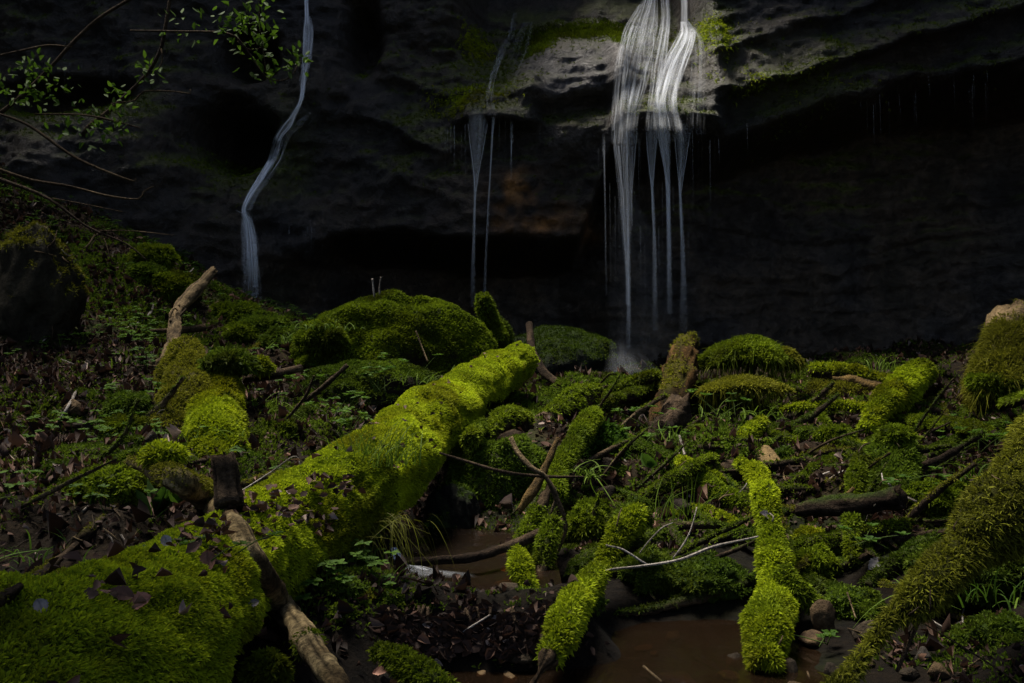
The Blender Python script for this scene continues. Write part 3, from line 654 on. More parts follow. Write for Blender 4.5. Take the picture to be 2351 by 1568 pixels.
def rock(name, u, v, ru, rv, label, cat, D=None, depth=1.0, cols=((.05, .035, .02), (.10, .07, .04), (.14, .10, .06)), moss=None, k=4, amp=.22, freq=1.6, s=0, group=None, facet=.12, rot=0., bvh=True, sink=.2, body='rock', freqc=3):
    if D is None: D = hit(u, v + rv * .8, 8, [GB])
    rx = ru * D / FPX; rz = rv * D / FPX; c = P3(u, v, D) + np.array([0, rx * depth * .5, -sink * rz])
    V, F = boulder(c, (rx, rx * depth, rz * (1 + sink)), k, amp, freq, s, rot, facet, .09 if moss else 0); N = vnormals(V, F)
    if bvh: add_bvh(V, F)
    C = tint(V, cols, freqc, s)
    loc = c - np.array([0, 0, rz])
    if moss is None: return tag(mesh(name, V, F, M_STONE, C, loc=loc), label, cat, group), V, F, N
    m = dict(pal='mid', dens=4000, n=4, L=.035, W=.009, lo=-.5, hi=.3, noise=.5, spread=.9, up=.2); m.update(moss)
    w = sst(m['lo'], m['hi'], N[:, 2] + m['noise'] * fbm(V, 2.5, 3, s + 3))
    C = C * (1 - .85 * w[:, None]) + np.array(PAL[m['pal']][0]) * .5 * .85 * w[:, None]
    root = empty(name, loc, label, cat, group)
    mesh(body, V, F, M_STONE, C, parent=root)
    keep = w * (N[:, 1] < .5)
    P, Nn = sample(V, F, N, m['dens'], keep); b = blades(P, Nn, m['pal'], m['n'], m['L'], m['W'], m['spread'], m['up'], 3, s)
    mesh('moss', b[0], b[1], M_MOSS, b[2], parent=root)
    return root, V, F, N

def cushion(u, v, ru, rv, label, pal='mid', D=None, dens=9000, L=.028, W=.008, s=0, group=None, depth=.9, amp=.22):
    if D is None: D = hit(u, v + rv * .5)
    rx = ru * D / FPX; rz = rv * D / FPX; c = P3(u, v, D) + np.array([0, rx * .3, -rz * .15])
    V, F = boulder(c, (rx, rx * depth, rz), 4, amp, 1.8, s, 0, 0, .3); N = vnormals(V, F)
    C = np.tile(np.array(PAL[pal][0]) * .5, (len(V), 1))
    P, Nn = sample(V, F, N, dens, sst(-.75, -.1, N[:, 2]) * (N[:, 1] < .6)); b = blades(P, Nn, pal, 4, L, W, .9, .2, 4, s)
    m = merge([(V, F, C), b])
    return tag(mesh('moss_cushion', m[0], m[1], M_MOSS, m[2], loc=c - np.array([0, 0, rz])), label, 'moss', group)

def grass(u, v, n, hpx, label, D=None, pal='grass', spread=.5, group=None, W=.006, rad=.05, bend=(0, 0, -.6), name='grass_tuft', lean=(0, 0, 1)):
    if D is None: D = hit(u, v)
    c = P3(u, v, D - .02); L = hpx * D / FPX
    P = c + np.clip(rng.standard_normal((n, 3)), -2, 2) * np.array([rad, rad * .6, .01])
    V, F, C = strands(P, np.tile(np.array(lean, float), (n, 1)), pal, L, W, bend, .35, 6, None, spread)
    return tag(mesh(name, V, F, M_LEAF, C, loc=c), label, 'grass', group)

def plant(u, v, n, size, label, D=None, pal='herb', group=None, h=.12, lw=.6, name='leafy_plant', cat='plant', rad=.08):
    """small woodland herb: thin stems, each with a whorl of lobed leaflets"""
    if D is None: D = hit(u, v)
    c = P3(u, v, D - .01); st_ = []; lf = []
    for k in range(n):
        b = c + rng.standard_normal(3) * np.array([rad * .6, rad * .4, 0]); tp = b + np.array([rng.normal() * rad, rng.normal() * rad * .7, h * rng.uniform(.6, 1.2)])
        V, F, t = tube([b, (b + tp) / 2 + np.array([0, 0, .01]), tp], [.0025, .002, .0015], 5, .03, .05); st_.append((V, F, np.tile(np.array([.05, .08, .015]), (len(V), 1))))
        q = rng.integers(5, 8); a = rng.random() * 6 + np.arange(q) * 2 * np.pi / q
        d = np.stack([np.cos(a), np.sin(a), rng.uniform(-.1, .4, q)], 1); col = pcol(pal, np.tile(tp, (q, 1)), q)
        lf.append(leaflets(np.tile(tp, (q, 1)), d, np.tile([0, 0, 1.], (q, 1)), size * rng.uniform(.7, 1.2, q), size * lw, col, .2))
    root = empty(name, c, label, cat, group)
    m = merge(st_); mesh('stems', m[0], m[1], M_LEAF, m[2], parent=root)
    m = merge(lf); mesh('leaves', m[0], m[1], M_LEAF, m[2], parent=root)
    return root

# ---- the great mossy log
MB = dict(pal='sunny', dens=17000, n=4, L=.019, W=.006, lo=-.95, hi=.1, noise=1.1)
log_root, LVv, LFf, LNn, Lt = limb('fallen_log', [(-420,1960,400,1.55),(0,1670,290,2.1),(310,1475,208,2.75),(560,1290,133,3.8),(815,1122,114,4.9),(1000,958,77,6.5),(1100,887,58,7.5),(1195,828,40,8.5)],
    'huge fallen tree trunk thick with bright moss, running from the bottom left corner', 'log', 'mossy', MB, seg=90, amp=.11, freq=2.4, wood='trunk', s=11, pad=.026, padf=5)

# ---- boulders and the big pieces
rock('mossy_boulder', 893, 818, 232, 144, 'biggest boulder in the middle, domed and covered in green moss, under the cave mouth', 'boulder', 8.6, .8, k=5, amp=.15, s=3, facet=.1, sink=.25, moss=dict(pal='mid', dens=6500, L=.034, W=.010, lo=-.85, hi=.15, noise=.9), cols=((.008,.005,.003),(.016,.010,.006)))
rock('mossy_boulder', 58, 655, 104, 130, 'dark round boulder with a mossy crown on the left bank', 'boulder', 7.7, .9, k=5, amp=.2, s=5, facet=.2, cols=((.012,.010,.006),(.02,.017,.009)), moss=dict(pal='olive', dens=4000, L=.04, W=.009, lo=.0, hi=.8, noise=.5))
rock('wet_boulder', 1290, 812, 125, 68, 'dark wet flat topped boulder beside the foot of the main waterfall', 'boulder', 10.4, .8, k=5, amp=.12, s=8, facet=.3, cols=((.005,.0055,.004),(.010,.011,.008)), moss=dict(pal='deep', dens=2500, L=.03, W=.008, lo=.1, hi=.9, noise=.8))
rock('mossy_boulder', 1155, 1120, 120, 105, 'broad dark green mossy boulder beside the black gap under the log', 'boulder', 6.1, .8, k=5, amp=.28, s=12, facet=.1, moss=dict(pal='deep', dens=5500, L=.035, W=.010, lo=-.9, hi=-.1, noise=.5))
rock('mossy_boulder', 1125, 785, 48, 62, 'small mossy boulder carrying a bent stub, right of the biggest boulder', 'boulder', 9.3, .8, k=4, amp=.2, s=14, moss=dict(pal='deep', dens=3500, L=.05, W=.012, lo=-.8, hi=0))

rock('mossy_boulder', 1040, 1190, 66, 84, 'black wet boulder with thin moss in the dark gap right of the great log', 'boulder', 5.75, .9, k=5, amp=.2, s=17, facet=.2, cols=((.003,.003,.002),(.007,.007,.004)), moss=dict(pal='deep', dens=2500, L=.03, W=.008, lo=.1, hi=.9, noise=1.0))  # boulder added in the gap, its black colour painting the shadow there
rock('mossy_boulder', 850, 892, 165, 58, 'lower front boulder under the biggest boulder, patchy with moss, herbs and dead leaves', 'boulder', 7.75, .7, k=5, amp=.22, s=19, facet=.1, cols=((.008,.005,.003),(.016,.010,.006)), moss=dict(pal='deep', dens=6000, L=.032, W=.010, lo=-.6, hi=.5, noise=1.5))
# ---- logs, stumps, limbs and roots
def mo(pal='mid', **k): return dict(pal=pal, **k)
limb('fallen_branch', [(300,1060,12,4.35),(352,1076,22,4.2),(420,1108,30,4.0),(490,1152,34,None),(535,1205,27,None),(600,1312,28,None),(650,1395,30,None),(695,1455,30,3.2),(740,1525,30,3.0),(800,1610,32,2.8)],
    'bare brown branch lying across the big mossy log, snapped at its upper end', 'branch', 'lichen', mo('olive', t0=0, t1=.34, dens=5000, L=.02, W=.006, lo=-.4, hi=.6), seg=20, amp=.13, freq=7, lift=.8, pad=0)
limb('broken_stump', [(530,1165,34,None),(518,1115,31,3.72),(512,1048,30,3.74)], 'short dark broken stump standing where the bare branch crosses the log', 'stump', 'dark', seg=22, amp=.16, lift=.2, ragged=.15)
limb('dead_limb', [(488,622,9,8.9),(462,652,13,8.7),(432,685,15,8.5),(404,720,15,8.2),(401,770,17,7.7),(394,805,17,7.4),(382,828,17,7.2),(362,842,15,7.2)],
    'pale tan barkless limb with a crooked foot, leaning up the left bank', 'branch', 'tan', seg=28, amp=.2, freq=7, mat_=M_WOOD, ragged=.6)
limb('mossy_stump', [(422,842,56,7.1),(432,900,56,6.7),(412,960,52,6.35),(392,1010,46,6.1)], 'dark brown mossy stump below the pale tan limb', 'stump', 'dark', mo('olive', dens=6000, L=.03, W=.007, lo=-.5, hi=.5, noise=.8), seg=28, amp=.22)
limb('mossy_root', [(455,842,28,7.1),(497,875,42,6.9),(508,930,52,6.5),(490,985,72,6.1),(490,1040,72,5.7),(515,1090,50,5.4)], 'thick bright green mossy root hump, right of the dark mossy stump', 'root', 'mossy', mo('bright', dens=8000, L=.03, W=.009, lo=-1, hi=-.2), seg=28, amp=.25, freq=4)
limb('mossy_pole', [(326,1105,8,4.55),(265,1165,11,None),(200,1225,13,None),(120,1300,13,None),(20,1365,14,None),(-60,1420,14,None)], 'long thin brown pole lying on the left bank behind the mossy log', 'branch', 'brown', mo('olive', dens=2500, L=.015, W=.006, lo=.2, hi=.9), seg=12, lift=1.6)
limb('mossy_pole', [(175,1250,7,None),(110,1305,10,None),(40,1352,11,None),(-50,1395,12,None)], 'shorter dark pole lying beside the long brown pole at the left edge', 'branch', 'dark', seg=12, lift=1.4)
g1 = mo('bright', dens=11000, L=.028, W=.008, lo=-1.4, hi=-.6, spread=1.0, t0=0, t1=.88)
limb('mossy_branch', [(1468,1172,20,4.75),(1452,1190,27,4.7),(1425,1228,30,4.62),(1398,1268,30,4.55),(1375,1312,25,4.45),(1340,1358,34,4.2),(1312,1400,38,3.95),(1290,1450,41,3.75),(1262,1505,34,3.62),(1236,1545,12,3.55),(1212,1590,11,3.48)],
    'bright moss covered branch leaning out of the stream with a bare wooden foot', 'branch', 'brown', g1, seg=24, amp=.2, freq=6)
def fork(root):
    A = [P3(1795,1320,4.35), P3(1825,1352,4.3), P3(1875,1392,4.3)]; V, F, t = tube(A, [.05, .05, .03], 16, None, .2, 8, 4); N = vnormals(V, F)
    P, Nn = sample(V, F, N, 11000, sst(-1.3, -.5, N[:, 2])); b = blades(P, Nn, 'mid', 4, .028, .008, 1.0, .2); m = merge([(V, F, np.tile(np.array([.02, .03, .003]), (len(V), 1))), b])
    mesh('side_branch', m[0], m[1], M_MOSS, m[2], parent=root)
limb('mossy_branch', [(1700,1062,18,5.3),(1738,1092,22,5.1),(1760,1140,27,4.9),(1766,1210,30,4.75),(1772,1270,29,4.6),(1778,1300,33,4.5),(1774,1360,44,4.35),(1768,1420,50,4.05),(1757,1480,52,3.88),(1752,1530,42,3.78)],
    'upright bright green mossy branch with a short side fork on the right', 'branch', 'mossy', mo('bright', dens=11000, L=.027, W=.008, lo=-1.4, hi=-.6, spread=1.0), seg=26, amp=.2, freq=5, extra=fork)
limb('mossy_branch', [(2560,910,125,3.95),(2430,1045,108,3.8),(2322,1165,82,3.65),(2208,1270,56,3.5),(2105,1368,42,3.4),(2012,1462,30,3.3),(1945,1555,28,3.15),(1890,1640,28,3.0)],
    'big leaning trunk shaggy with yellowish hairy moss, at the right edge', 'log', 'mossy', mo('khaki', dens=7000, L=.028, W=.0055, lo=-1.6, hi=-.7, spread=1.3, hair=7000, hairL=.026, hang=-.35, hs=1.0), seg=30, amp=.2, freq=4)
limb('mossy_stub', [(1186,1268,22,4.55),(1196,1300,26,4.45),(1212,1335,18,4.35),(1232,1362,6,4.28)], 'stubby bright mossy stick poking out of the small pool', 'branch', 'mossy', mo('bright', dens=11000, L=.026, W=.008, lo=-1.6, hi=-.8, spread=1.0), seg=18)
limb('stick', [(872,1312,20,4.75),(930,1294,15,4.7),(1000,1287,11,4.65),(1080,1280,12,4.6),(1150,1260,13,4.7),(1200,1242,13,4.8),(1290,1200,12,5.0)], 'dark bare stick spanning the small pool', 'stick', 'dark', seg=14, amp=.15, lift=0)
limb('twig', [(1010,1040,3,5.0),(1080,1062,3.5,5.0),(1160,1084,4,5.0),(1250,1094,4,5.05),(1340,1095,2.5,5.1)], 'long thin dark twig stretched over the black gap', 'twig', 'dark', seg=7)
def tw_extra(root):
    for pts in ([(1275,1150),(1268,1180),(1290,1200),(1298,1225)], [(1295,1185),(1300,1215),(1283,1262),(1268,1292)]):
        V, F, t = tube([P3(u, v, 4.95) for u, v in pts], [.009, .008, .007, .004], 8, None, .2, 12, 3); mesh('side_twig', V, F, M_WOOD, tint(V, BARK['tan'], 6, 2) * .6, parent=root)
limb('twig', [(1173,1005,5,5.05),(1190,1040,6,5.0),(1222,1075,7,4.95),(1248,1090,7,4.95),(1268,1120,7,4.95),(1280,1150,6,4.95),(1296,1185,5,4.95)], 'forked tan twig hanging in front of the dark green boulder', 'twig', 'tan', seg=9, amp=.2, extra=tw_extra, mat_=M_WOOD)
limb('splintered_branch', [(1280,1008,5,5.35),(1262,1052,9,5.3),(1240,1098,12,5.25),(1215,1140,13,5.2),(1196,1168,8,5.2)], 'amber splintered branch pointing up beside the forked tan twig', 'branch', 'amber', seg=12, amp=.25, mat_=M_WOOD, ragged=1.5)
limb('mossy_branch', [(1262,1118,15,5.25),(1238,1170,20,5.15),(1205,1235,22,5.05),(1178,1300,20,4.95)], 'dull mossy branch leaning below the amber splintered branch', 'branch', 'brown', mo('mid', dens=8000, L=.026, W=.008, lo=-1, hi=.1, t0=.3), seg=16)
limb('mossy_branch', [(1368,946,17,6.9),(1350,970,26,6.7),(1325,1010,26,6.4),(1300,1045,24,6.1),(1276,1090,22,5.8),(1278,1140,20,5.6)], 'mossy branch standing left of the leafy green clump', 'branch', 'mossy', mo('mid', dens=8000, L=.03, W=.009, lo=-1.3, hi=-.3), seg=18)
limb('mossy_branch', [(1268,1200,24,4.85),(1255,1250,27,4.75),(1245,1290,24,4.7),(1240,1340,16,4.6)], 'short mossy post standing behind the small pool', 'branch', 'brown', mo('mid', dens=9000, L=.026, W=.008, lo=-1, hi=0, t1=.75), seg=16)
limb('broken_stump', [(1574,792,28,8.6),(1566,830,34,8.35),(1556,880,36,8.1),(1544,930,38,7.9),(1530,975,40,7.7),(1512,1010,36,7.6)], 'tall rusty brown broken stump with a rotten base, right of the main waterfall', 'stump', 'rust', mo('olive', dens=1800, L=.03, W=.008, lo=.45, hi=1.1, noise=1.0), seg=44, amp=.16, freq=7, ragged=.2, pad=.02, padf=9)
limb('rotten_wood', [(1560,930,24,7.5),(1545,960,30,7.4),(1515,1000,30,7.3),(1480,1035,16,7.2)], 'dark rotten wood crumbling at the foot of the rusty stump', 'wood', 'dark', seg=18, amp=.5, freq=9, ragged=1)
limb('mossy_log', [(1390,905,12,8.3),(1440,885,17,8.3),(1490,868,18,8.3),(1525,862,12,8.3)], 'small mossy log lying left of the rusty stump', 'log', 'dark', mo('mid', dens=4500, L=.04, W=.010, lo=-.7, hi=.1), seg=16)
limb('mossy_log', [(1120,1060,18,6.9),(1180,1015,24,7.1),(1260,965,26,7.4),(1330,918,28,7.7),(1365,900,16,7.8)], 'dark brown log with a mossy end, sloping up from the black gap', 'log', 'dark', mo('mid', dens=4000, L=.035, W=.010, lo=-.2, hi=.6, t0=.55), seg=20)
limb('mossy_branch', [(1470,1034,10,None),(1520,1046,12,None),(1580,1066,14,None),(1630,1088,14,None),(1690,1122,12,None)], 'thin mossy branch lying across the leaf litter, left of the tan slab', 'branch', 'brown', mo('bright', dens=8000, L=.028, W=.008, lo=-.8, hi=0), seg=14, lift=1.6)
limb('mossy_branch', [(1612,1098,16,None),(1640,1125,24,None),(1680,1150,26,None),(1730,1170,22,None)], 'short mossy root with brown hanging fibres, below the thin mossy branch', 'root', 'brown', mo('mid', dens=8000, L=.03, W=.008, lo=-.8, hi=0), seg=16, lift=1.5)
limb('mossy_branch', [(1590,1168,14,None),(1640,1180,15,None),(1695,1205,12,None)], 'small mossy stick beside the pile of dead leaves', 'branch', 'brown', mo('bright', dens=9000, L=.026, W=.008, lo=-.9, hi=0), seg=14, lift=1.8)
limb('mossy_branch', [(1750,965,14,6.9),(1725,990,20,6.75),(1690,1030,18,6.6),(1672,1060,12,6.5)], 'mossy root running down from the grass beside the rounded brown stone', 'root', 'mossy', mo('bright', dens=7000, L=.03, W=.009, lo=-1, hi=0), seg=14)
limb('mossy_log', [(1865,852,13,8.6),(1930,858,19,8.5),(2010,880,22,8.4),(2090,905,20,8.3)], 'flat dark log with a moss top behind the amber broken timber', 'log', 'dark', mo('bright', dens=5000, L=.04, W=.010, lo=.0, hi=.5), seg=18, amp=.2)
limb('rotten_log', [(1872,905,26,8.35),(1930,912,28,8.2),(2000,925,24,8.1)], 'rotten dark log end hanging with old moss under the amber broken timber', 'log', 'dark', mo('olive', dens=3500, L=.05, W=.010, lo=-.3, hi=.7, hair=500, hairL=.12), seg=18, amp=.25)
limb('broken_timber', [(1915,868,4,8.25),(1960,876,13,8.2),(2020,893,15,8.1),(2085,915,12,8.0)], 'amber piece of broken timber resting under the leaning mossy log', 'wood', 'amber', seg=12, amp=.3, freq=9, mat_=M_WOOD, ragged=1)
limb('mossy_log', [(2125,848,22,8.2),(2100,868,36,7.9),(2058,902,38,7.6),(2015,945,30,7.3),(1985,985,14,7.1)], 'leaning bright mossy log crossing the amber broken timber', 'log', 'mossy', mo('bright', dens=6000, L=.034, W=.010, lo=-1, hi=-.1), seg=24, amp=.2)
limb('mossy_branch', [(1795,940,5,7.6),(1850,935,13,7.55),(1920,933,15,7.5),(1990,938,12,7.4),(2040,944,8,7.3)], 'level mossy branch under the amber broken timber', 'branch', 'brown', mo('bright', dens=6000, L=.036, W=.010, lo=-.8, hi=.1), seg=14)
limb('mossy_branch', [(1880,950,10,7.4),(1895,985,12,7.2),(1885,1015,8,7.1)], 'stubby mossy offshoot below the level mossy branch', 'branch', 'brown', mo('mid', dens=6000, L=.036, W=.010, lo=-1.2, hi=-.2), seg=12)
limb('mossy_stump', [(2330,748,62,8.4),(2325,790,66,8.2),(2310,830,70,8.0),(2300,880,78,7.8),(2310,915,70,7.6)], 'tall mossy stump with a bare tan top at the right edge', 'stump', 'tan', mo('olive', dens=4500, L=.05, W=.009, lo=-1.5, hi=-.5, t0=.2, hair=900, hairL=.10), seg=34, amp=.16, freq=4)
limb('bare_log', [(1832,1172,14,5.2),(1880,1166,22,5.15),(1960,1160,24,5.1),(2030,1148,24,5.05),(2065,1140,22,5.0)], 'smooth dark brown log lying level in the right hand litter', 'log', 'dark', mo('deep', dens=1500, L=.014, W=.005, lo=.5, hi=1), seg=20, amp=.08)
limb('mossy_post', [(1975,1050,20,5.6),(1965,1095,22,5.45),(1962,1140,20,5.3)], 'upright mossy post above the smooth dark log', 'branch', 'brown', mo('mid', dens=8000, L=.026, W=.008, lo=-1.4, hi=-.4), seg=16)
limb('mossy_post', [(1958,1195,20,4.95),(1955,1240,19,4.85),(1958,1285,14,4.75)], 'upright mossy post below the smooth dark log', 'branch', 'brown', mo('mid', dens=8000, L=.026, W=.008, lo=-1.4, hi=-.4), seg=16)
limb('mossy_stump', [(2050,1020,44,6.0),(2052,1060,52,5.8),(2050,1110,50,5.6),(2045,1150,40,5.4)], 'squat dark mossy stump above the end of the smooth dark log', 'stump', 'mossy', mo('deep', dens=6000, L=.034, W=.009, lo=-1.3, hi=-.3), seg=24, amp=.2)
limb('mossy_branch', [(2160,978,5,None),(2230,950,8,None),(2300,930,10,None),(2400,905,12,None)], 'dark slim branch with moss patches near the right edge', 'branch', 'dark', mo('mid', dens=3500, L=.03, W=.009, lo=0, hi=.8), seg=10, lift=2)
limb('mossy_branch', [(1420,1408,6,None),(1500,1398,10,None),(1600,1372,13,None),(1690,1345,14,None),(1740,1325,12,None)], 'dark mossy branch curving along the right shore of the stream', 'branch', 'dark', mo('deep', dens=4500, L=.022, W=.007, lo=-.3, hi=.7), seg=14, lift=2)
limb('twig', [(1365,1322,1.6,4.4),(1400,1308,2.4,4.4),(1470,1300,3,4.4),(1560,1285,3.4,4.4),(1640,1255,3.4,4.45),(1740,1232,2.5,4.5)], 'pale grey twig strung between the two bright mossy branches', 'twig', 'pale', seg=8, mat_=M_WOOD)
limb('twig', [(1392,1252,2,4.48),(1430,1262,2.5,4.5),(1475,1290,2.5,4.5),(1490,1298,2,4.5)], 'short pale twig rising from the long pale grey twig, by the leaning branch', 'twig', 'pale', seg=7, mat_=M_WOOD)
limb('twig', [(1468,1270,1.5,4.5),(1492,1240,2,4.52),(1520,1212,2,4.55),(1545,1200,1.2,4.55)], 'pale crooked twig standing left of the pile of dead leaves', 'twig', 'pale', seg=7, mat_=M_WOOD)
limb('twig', [(1545,1282,2,4.55),(1575,1240,2.2,4.58),(1590,1205,2,4.6),(1600,1165,1.5,4.65)], 'thin grey twig reaching up to the small mossy stick', 'twig', 'pale', seg=7, mat_=M_WOOD)
limb('mossy_log', [(870,1500,22,3.55),(910,1512,33,3.5),(960,1545,34,3.4),(1030,1585,28,3.3)], 'short mossy log end sticking out of the stream at the bottom edge', 'log', 'mossy', mo('mid', dens=10000, L=.024, W=.008, lo=-1.2, hi=-.3), seg=20)
limb('mossy_root', [(1215,745,8,9.6),(1222,800,9,9.2),(1245,850,10,8.9),(1280,880,10,8.7)], 'thin dark root drooping from the far end of the great log', 'root', 'dark', seg=9)
limb('mossy_stub', [(1108,680,15,9.1),(1114,705,19,9.15),(1130,740,23,9.2),(1140,775,26,9.2)], 'bent mossy stub standing on the small boulder', 'stump', 'mossy', mo('mid', dens=5000, L=.035, W=.010, lo=-1.3, hi=-.3), seg=18)
limb('mossy_log', [(560,870,9,7.2),(620,862,11,7.3),(690,845,9,7.5)], 'thin dark log under the round yellow green cushion', 'log', 'dark', seg=12, lift=1)
limb('stick', [(345,760,5,8.3),(420,757,8,8.4),(470,752,8,8.5)], 'short brown stick lying behind the pale tan limb', 'stick', 'brown', seg=10)
limb('mossy_branch', [(555,1112,8,4.9),(600,1100,10,5.0),(650,1085,9,5.1)], 'slim brown branch end poking out behind the log near the dark stump', 'branch', 'brown', mo('olive', dens=3000, L=.02, W=.006, lo=0, hi=.8), seg=12)
limb('mossy_branch', [(1080,1010,24,6.0),(1095,985,16,6.2),(1110,965,8,6.4)], 'small mossy knob at the edge of the black gap', 'root', 'dark', mo('mid', dens=6000, L=.03, W=.009, lo=-1, hi=0), seg=14)
limb('mossy_branch', [(1120,1000,10,6.3),(1160,965,26,6.6),(1195,960,22,6.8),(1215,985,12,6.8)], 'gnarled mossy root end above the forked tan twig', 'root', 'dark', mo('mid', dens=4500, L=.035, W=.009, lo=-.2, hi=.5), seg=16, amp=.3)

# ---- logs lying crosswise in the jam
for (u0, v0), (u1, v1), r, pal, bk, lb in [
 ((1290,968),(1490,895),15,'mid','dark','thin mossy log sloping up to the left of the rusty stump'),((1415,1005),(1610,1100),13,'deep','brown','dark log sloping down under the grass beside the rotten wood'),
 ((1590,985),(1830,1015),14,'mid','dark','mossy log lying level behind the tan slab'),((1610,1225),(1830,1262),15,'deep','dark','dark log lying under the pile of dead leaves'),
 ((1770,985),(2000,1045),15,'deep','brown','dark mossy log under the level mossy branch'),((1840,1105),(2040,1010),16,'mid','brown','mossy log rising to the squat dark stump'),
 ((2050,965),(2320,1005),14,'mid','dark','mossy log lying level left of the tall stump'),((2090,1065),(2330,960),13,'deep','dark','dark log rising to the foot of the tall stump'),
 ((1480,1140),(1640,1050),12,'mid','brown','slim mossy log crossing the thin mossy branch'),((1330,1305),(1520,1225),14,'deep','dark','dark mossy log behind the leaning bright branch'),
 ((1820,1270),(2080,1205),17,'mid','dark','mossy log lying behind the two bushy cushions'),((1990,1345),(2150,1235),15,'deep','brown','dark log end left of the shaggy trunk'),
 ((1560,1262),(1720,1330),12,'deep','dark','dark log beneath the pale grey twig'),((1860,1335),(2010,1420),13,'deep','brown','dark log behind the upright brown stone'),
 ((1200,920),(1390,985),13,'deep','dark','dark log in the hollow past the great log'),((560,1010),(760,930),14,'deep','dark','dark log in the hollow left of the great log')]:
    a, b = hit(u0, v0, 8, [GB]), hit(u1, v1, 8, [GB]); um, vm = (u0 + u1) / 2, (v0 + v1) / 2
    limb('mossy_log', [(u0, v0, r, a - .06), (um + 6, vm - 8, r * 1.15, (a + b) / 2 - .12), (u1, v1, r * .75, b - .08)], lb, 'log', bk, mo(pal, dens=7000, L=.024, W=.007, lo=-.6, hi=.4, noise=1.0), seg=18, amp=.22, group='logs crossing in the jam', bvh=False)

# ---- moss capped stump hummocks with roots beneath
def hummock(u, v, ru, rv, D, label, pal, roots, s):
    c = P3(u, v, D); rx = ru * D / FPX; rz = rv * D / FPX
    root = empty('moss_hummock', c - np.array([0, 0, rz * 2]), label, 'moss')
    V, F = ico(4); V = V.copy(); m = 1 + .22 * fbm(V + s, 2.2, 3, s); V = V * m[:, None] * np.array([rx, rx * .7, rz]); ax = np.abs(V[:, 0]) / rx; V[:, 2] = np.where(V[:, 2] < 0, V[:, 2] * .55, V[:, 2] * (1 - .35 * np.clip(ax, 0, 1))) - rz * .75 * np.clip(ax - .25, 0, 2) ** 1.3 + rz * .25; V = V + c + np.stack([0 * ax, 0 * ax, .22 * rz * fbm(V, 7, 3, s + 3)], 1); N = vnormals(V, F); add_bvh(V, F)
    P, Nn = sample(V, F, N, 5500, sst(-.7, .1, N[:, 2]) * (N[:, 1] < .6)); b = blades(P, Nn, pal, 4, .042, .010, 1.0, .1, 3, s)
    P, Nn = sample(V, F, N, 900, (N[:, 1] < .5) * 1.0); h_ = strands(P, Nn + np.array([0, 0, .1]), pal, .09, .005, (0, 0, -1.0), .2, 4, None, .6)
    mm = merge([(V, F, np.tile(np.array(PAL[pal][0]) * .4, (len(V), 1))), b, h_]); mesh('moss_cap', mm[0], mm[1], M_MOSS, mm[2], parent=root)
    for k in range(roots):
        x0 = c + np.array([rng.normal() * rx * .25, rng.normal() * rx * .2, -rz * .2]); x1 = x0 + np.array([rng.normal() * .06, rng.normal() * .05, -rz * 1.4 - .12])
        V, F, t = tube([x0, (x0 + x1) / 2 + rng.normal(size=3) * .015, x1], [.012, .009, .007], 6, .03, .2); mesh('root', V, F, M_BARK, tint(V, BARK['brown'], 6, k), parent=root)
hummock(1715, 828, 108, 44, 8.3, 'umbrella shaped grassy moss hummock on roots, right of the rusty stump', 'mid', 7, 21)
hummock(1802, 838, 40, 26, 8.2, 'small moss lobe adjoining the umbrella shaped hummock on its right', 'olive', 0, 22)
hummock(1712, 893, 100, 20, 7.9, 'flat moss shelf below the umbrella shaped hummock', 'olive', 0, 23)

# ---- moss cushions
cushion(2168, 1142, 62, 38, 'bright green smooth moss cushion between the dark log and the shaggy trunk', 'mid', None, 14000, .02, .007, 1)
cushion(2318, 1490, 95, 66, 'big dark green moss mound in the bottom right corner', 'deep', 3.75, 8000, .028, .008, 2)
cushion(2240, 1320, 110, 70, 'loose dark green moss mound under the shaggy trunk', 'deep', 4.2, 7000, .03, .008, 3)
cushion(1872, 1300, 46, 36, 'bushy green cushion right of the upright mossy branch', 'mid', None, 11000, .03, .008, 4)
cushion(1865, 1240, 36, 24, 'smaller bushy cushion above the bushy green cushion on the right', 'bright', None, 11000, .03, .008, 5)
cushion(598, 842, 21, 19, 'round yellow green cushion on the thin dark log', 'bright', 7.1, 8000, .035, .009, 6)
cushion(650, 982, 21, 14, 'lone round cushion in the dark hollow left of the great log', 'mid', None, 9000, .03, .009, 7)
cushion(838, 1400, 24, 34, 'dark yellowish cushion on the stream bank under the great log', 'olive', 3.95, 10000, .024, .007, 8)
cushion(610, 1540, 44, 34, 'leafy dark cushion below the great log at the bottom edge', 'mid', 3.15, 9000, .028, .009, 9)
cushion(708, 1478, 24, 26, 'little bright tuft of moss on the lower end of the bare branch', 'mid', 3.1, 10000, .026, .009, 10)
cushion(1385, 1030, 46, 52, 'dense leafy green clump right of the standing mossy branch', 'herb', None, 5000, .05, .018, 11)
cushion(1360, 1180, 34, 30, 'feathery cushion above the lower end of the short mossy post', 'mid', None, 9000, .034, .009, 12)
cushion(1350, 1225, 46, 50, 'larger feathery cushion left of the leaning bright branch', 'mid', None, 8000, .036, .009, 13)
cushion(1450, 1190, 38, 28, 'half hidden cushion just behind the top of the leaning bright branch', 'deep', 4.95, 9000, .03, .008, 14)
cushion(1920, 1000, 36, 22, 'pair lobed cushion in the dark hollow under the level mossy branch', 'mid', None, 8000, .034, .009, 15)
cushion(1945, 1022, 30, 16, 'low cushion touching the pair lobed cushion', 'bright', None, 8000, .034, .009, 16)
cushion(290, 935, 46, 32, 'dark green cushion in the dead leaves, left of the dark mossy stump', 'deep', None, 7000, .034, .009, 17)
cushion(285, 985, 46, 26, 'second cushion directly below the dark green cushion in the dead leaves', 'mid', None, 7000, .034, .009, 18)
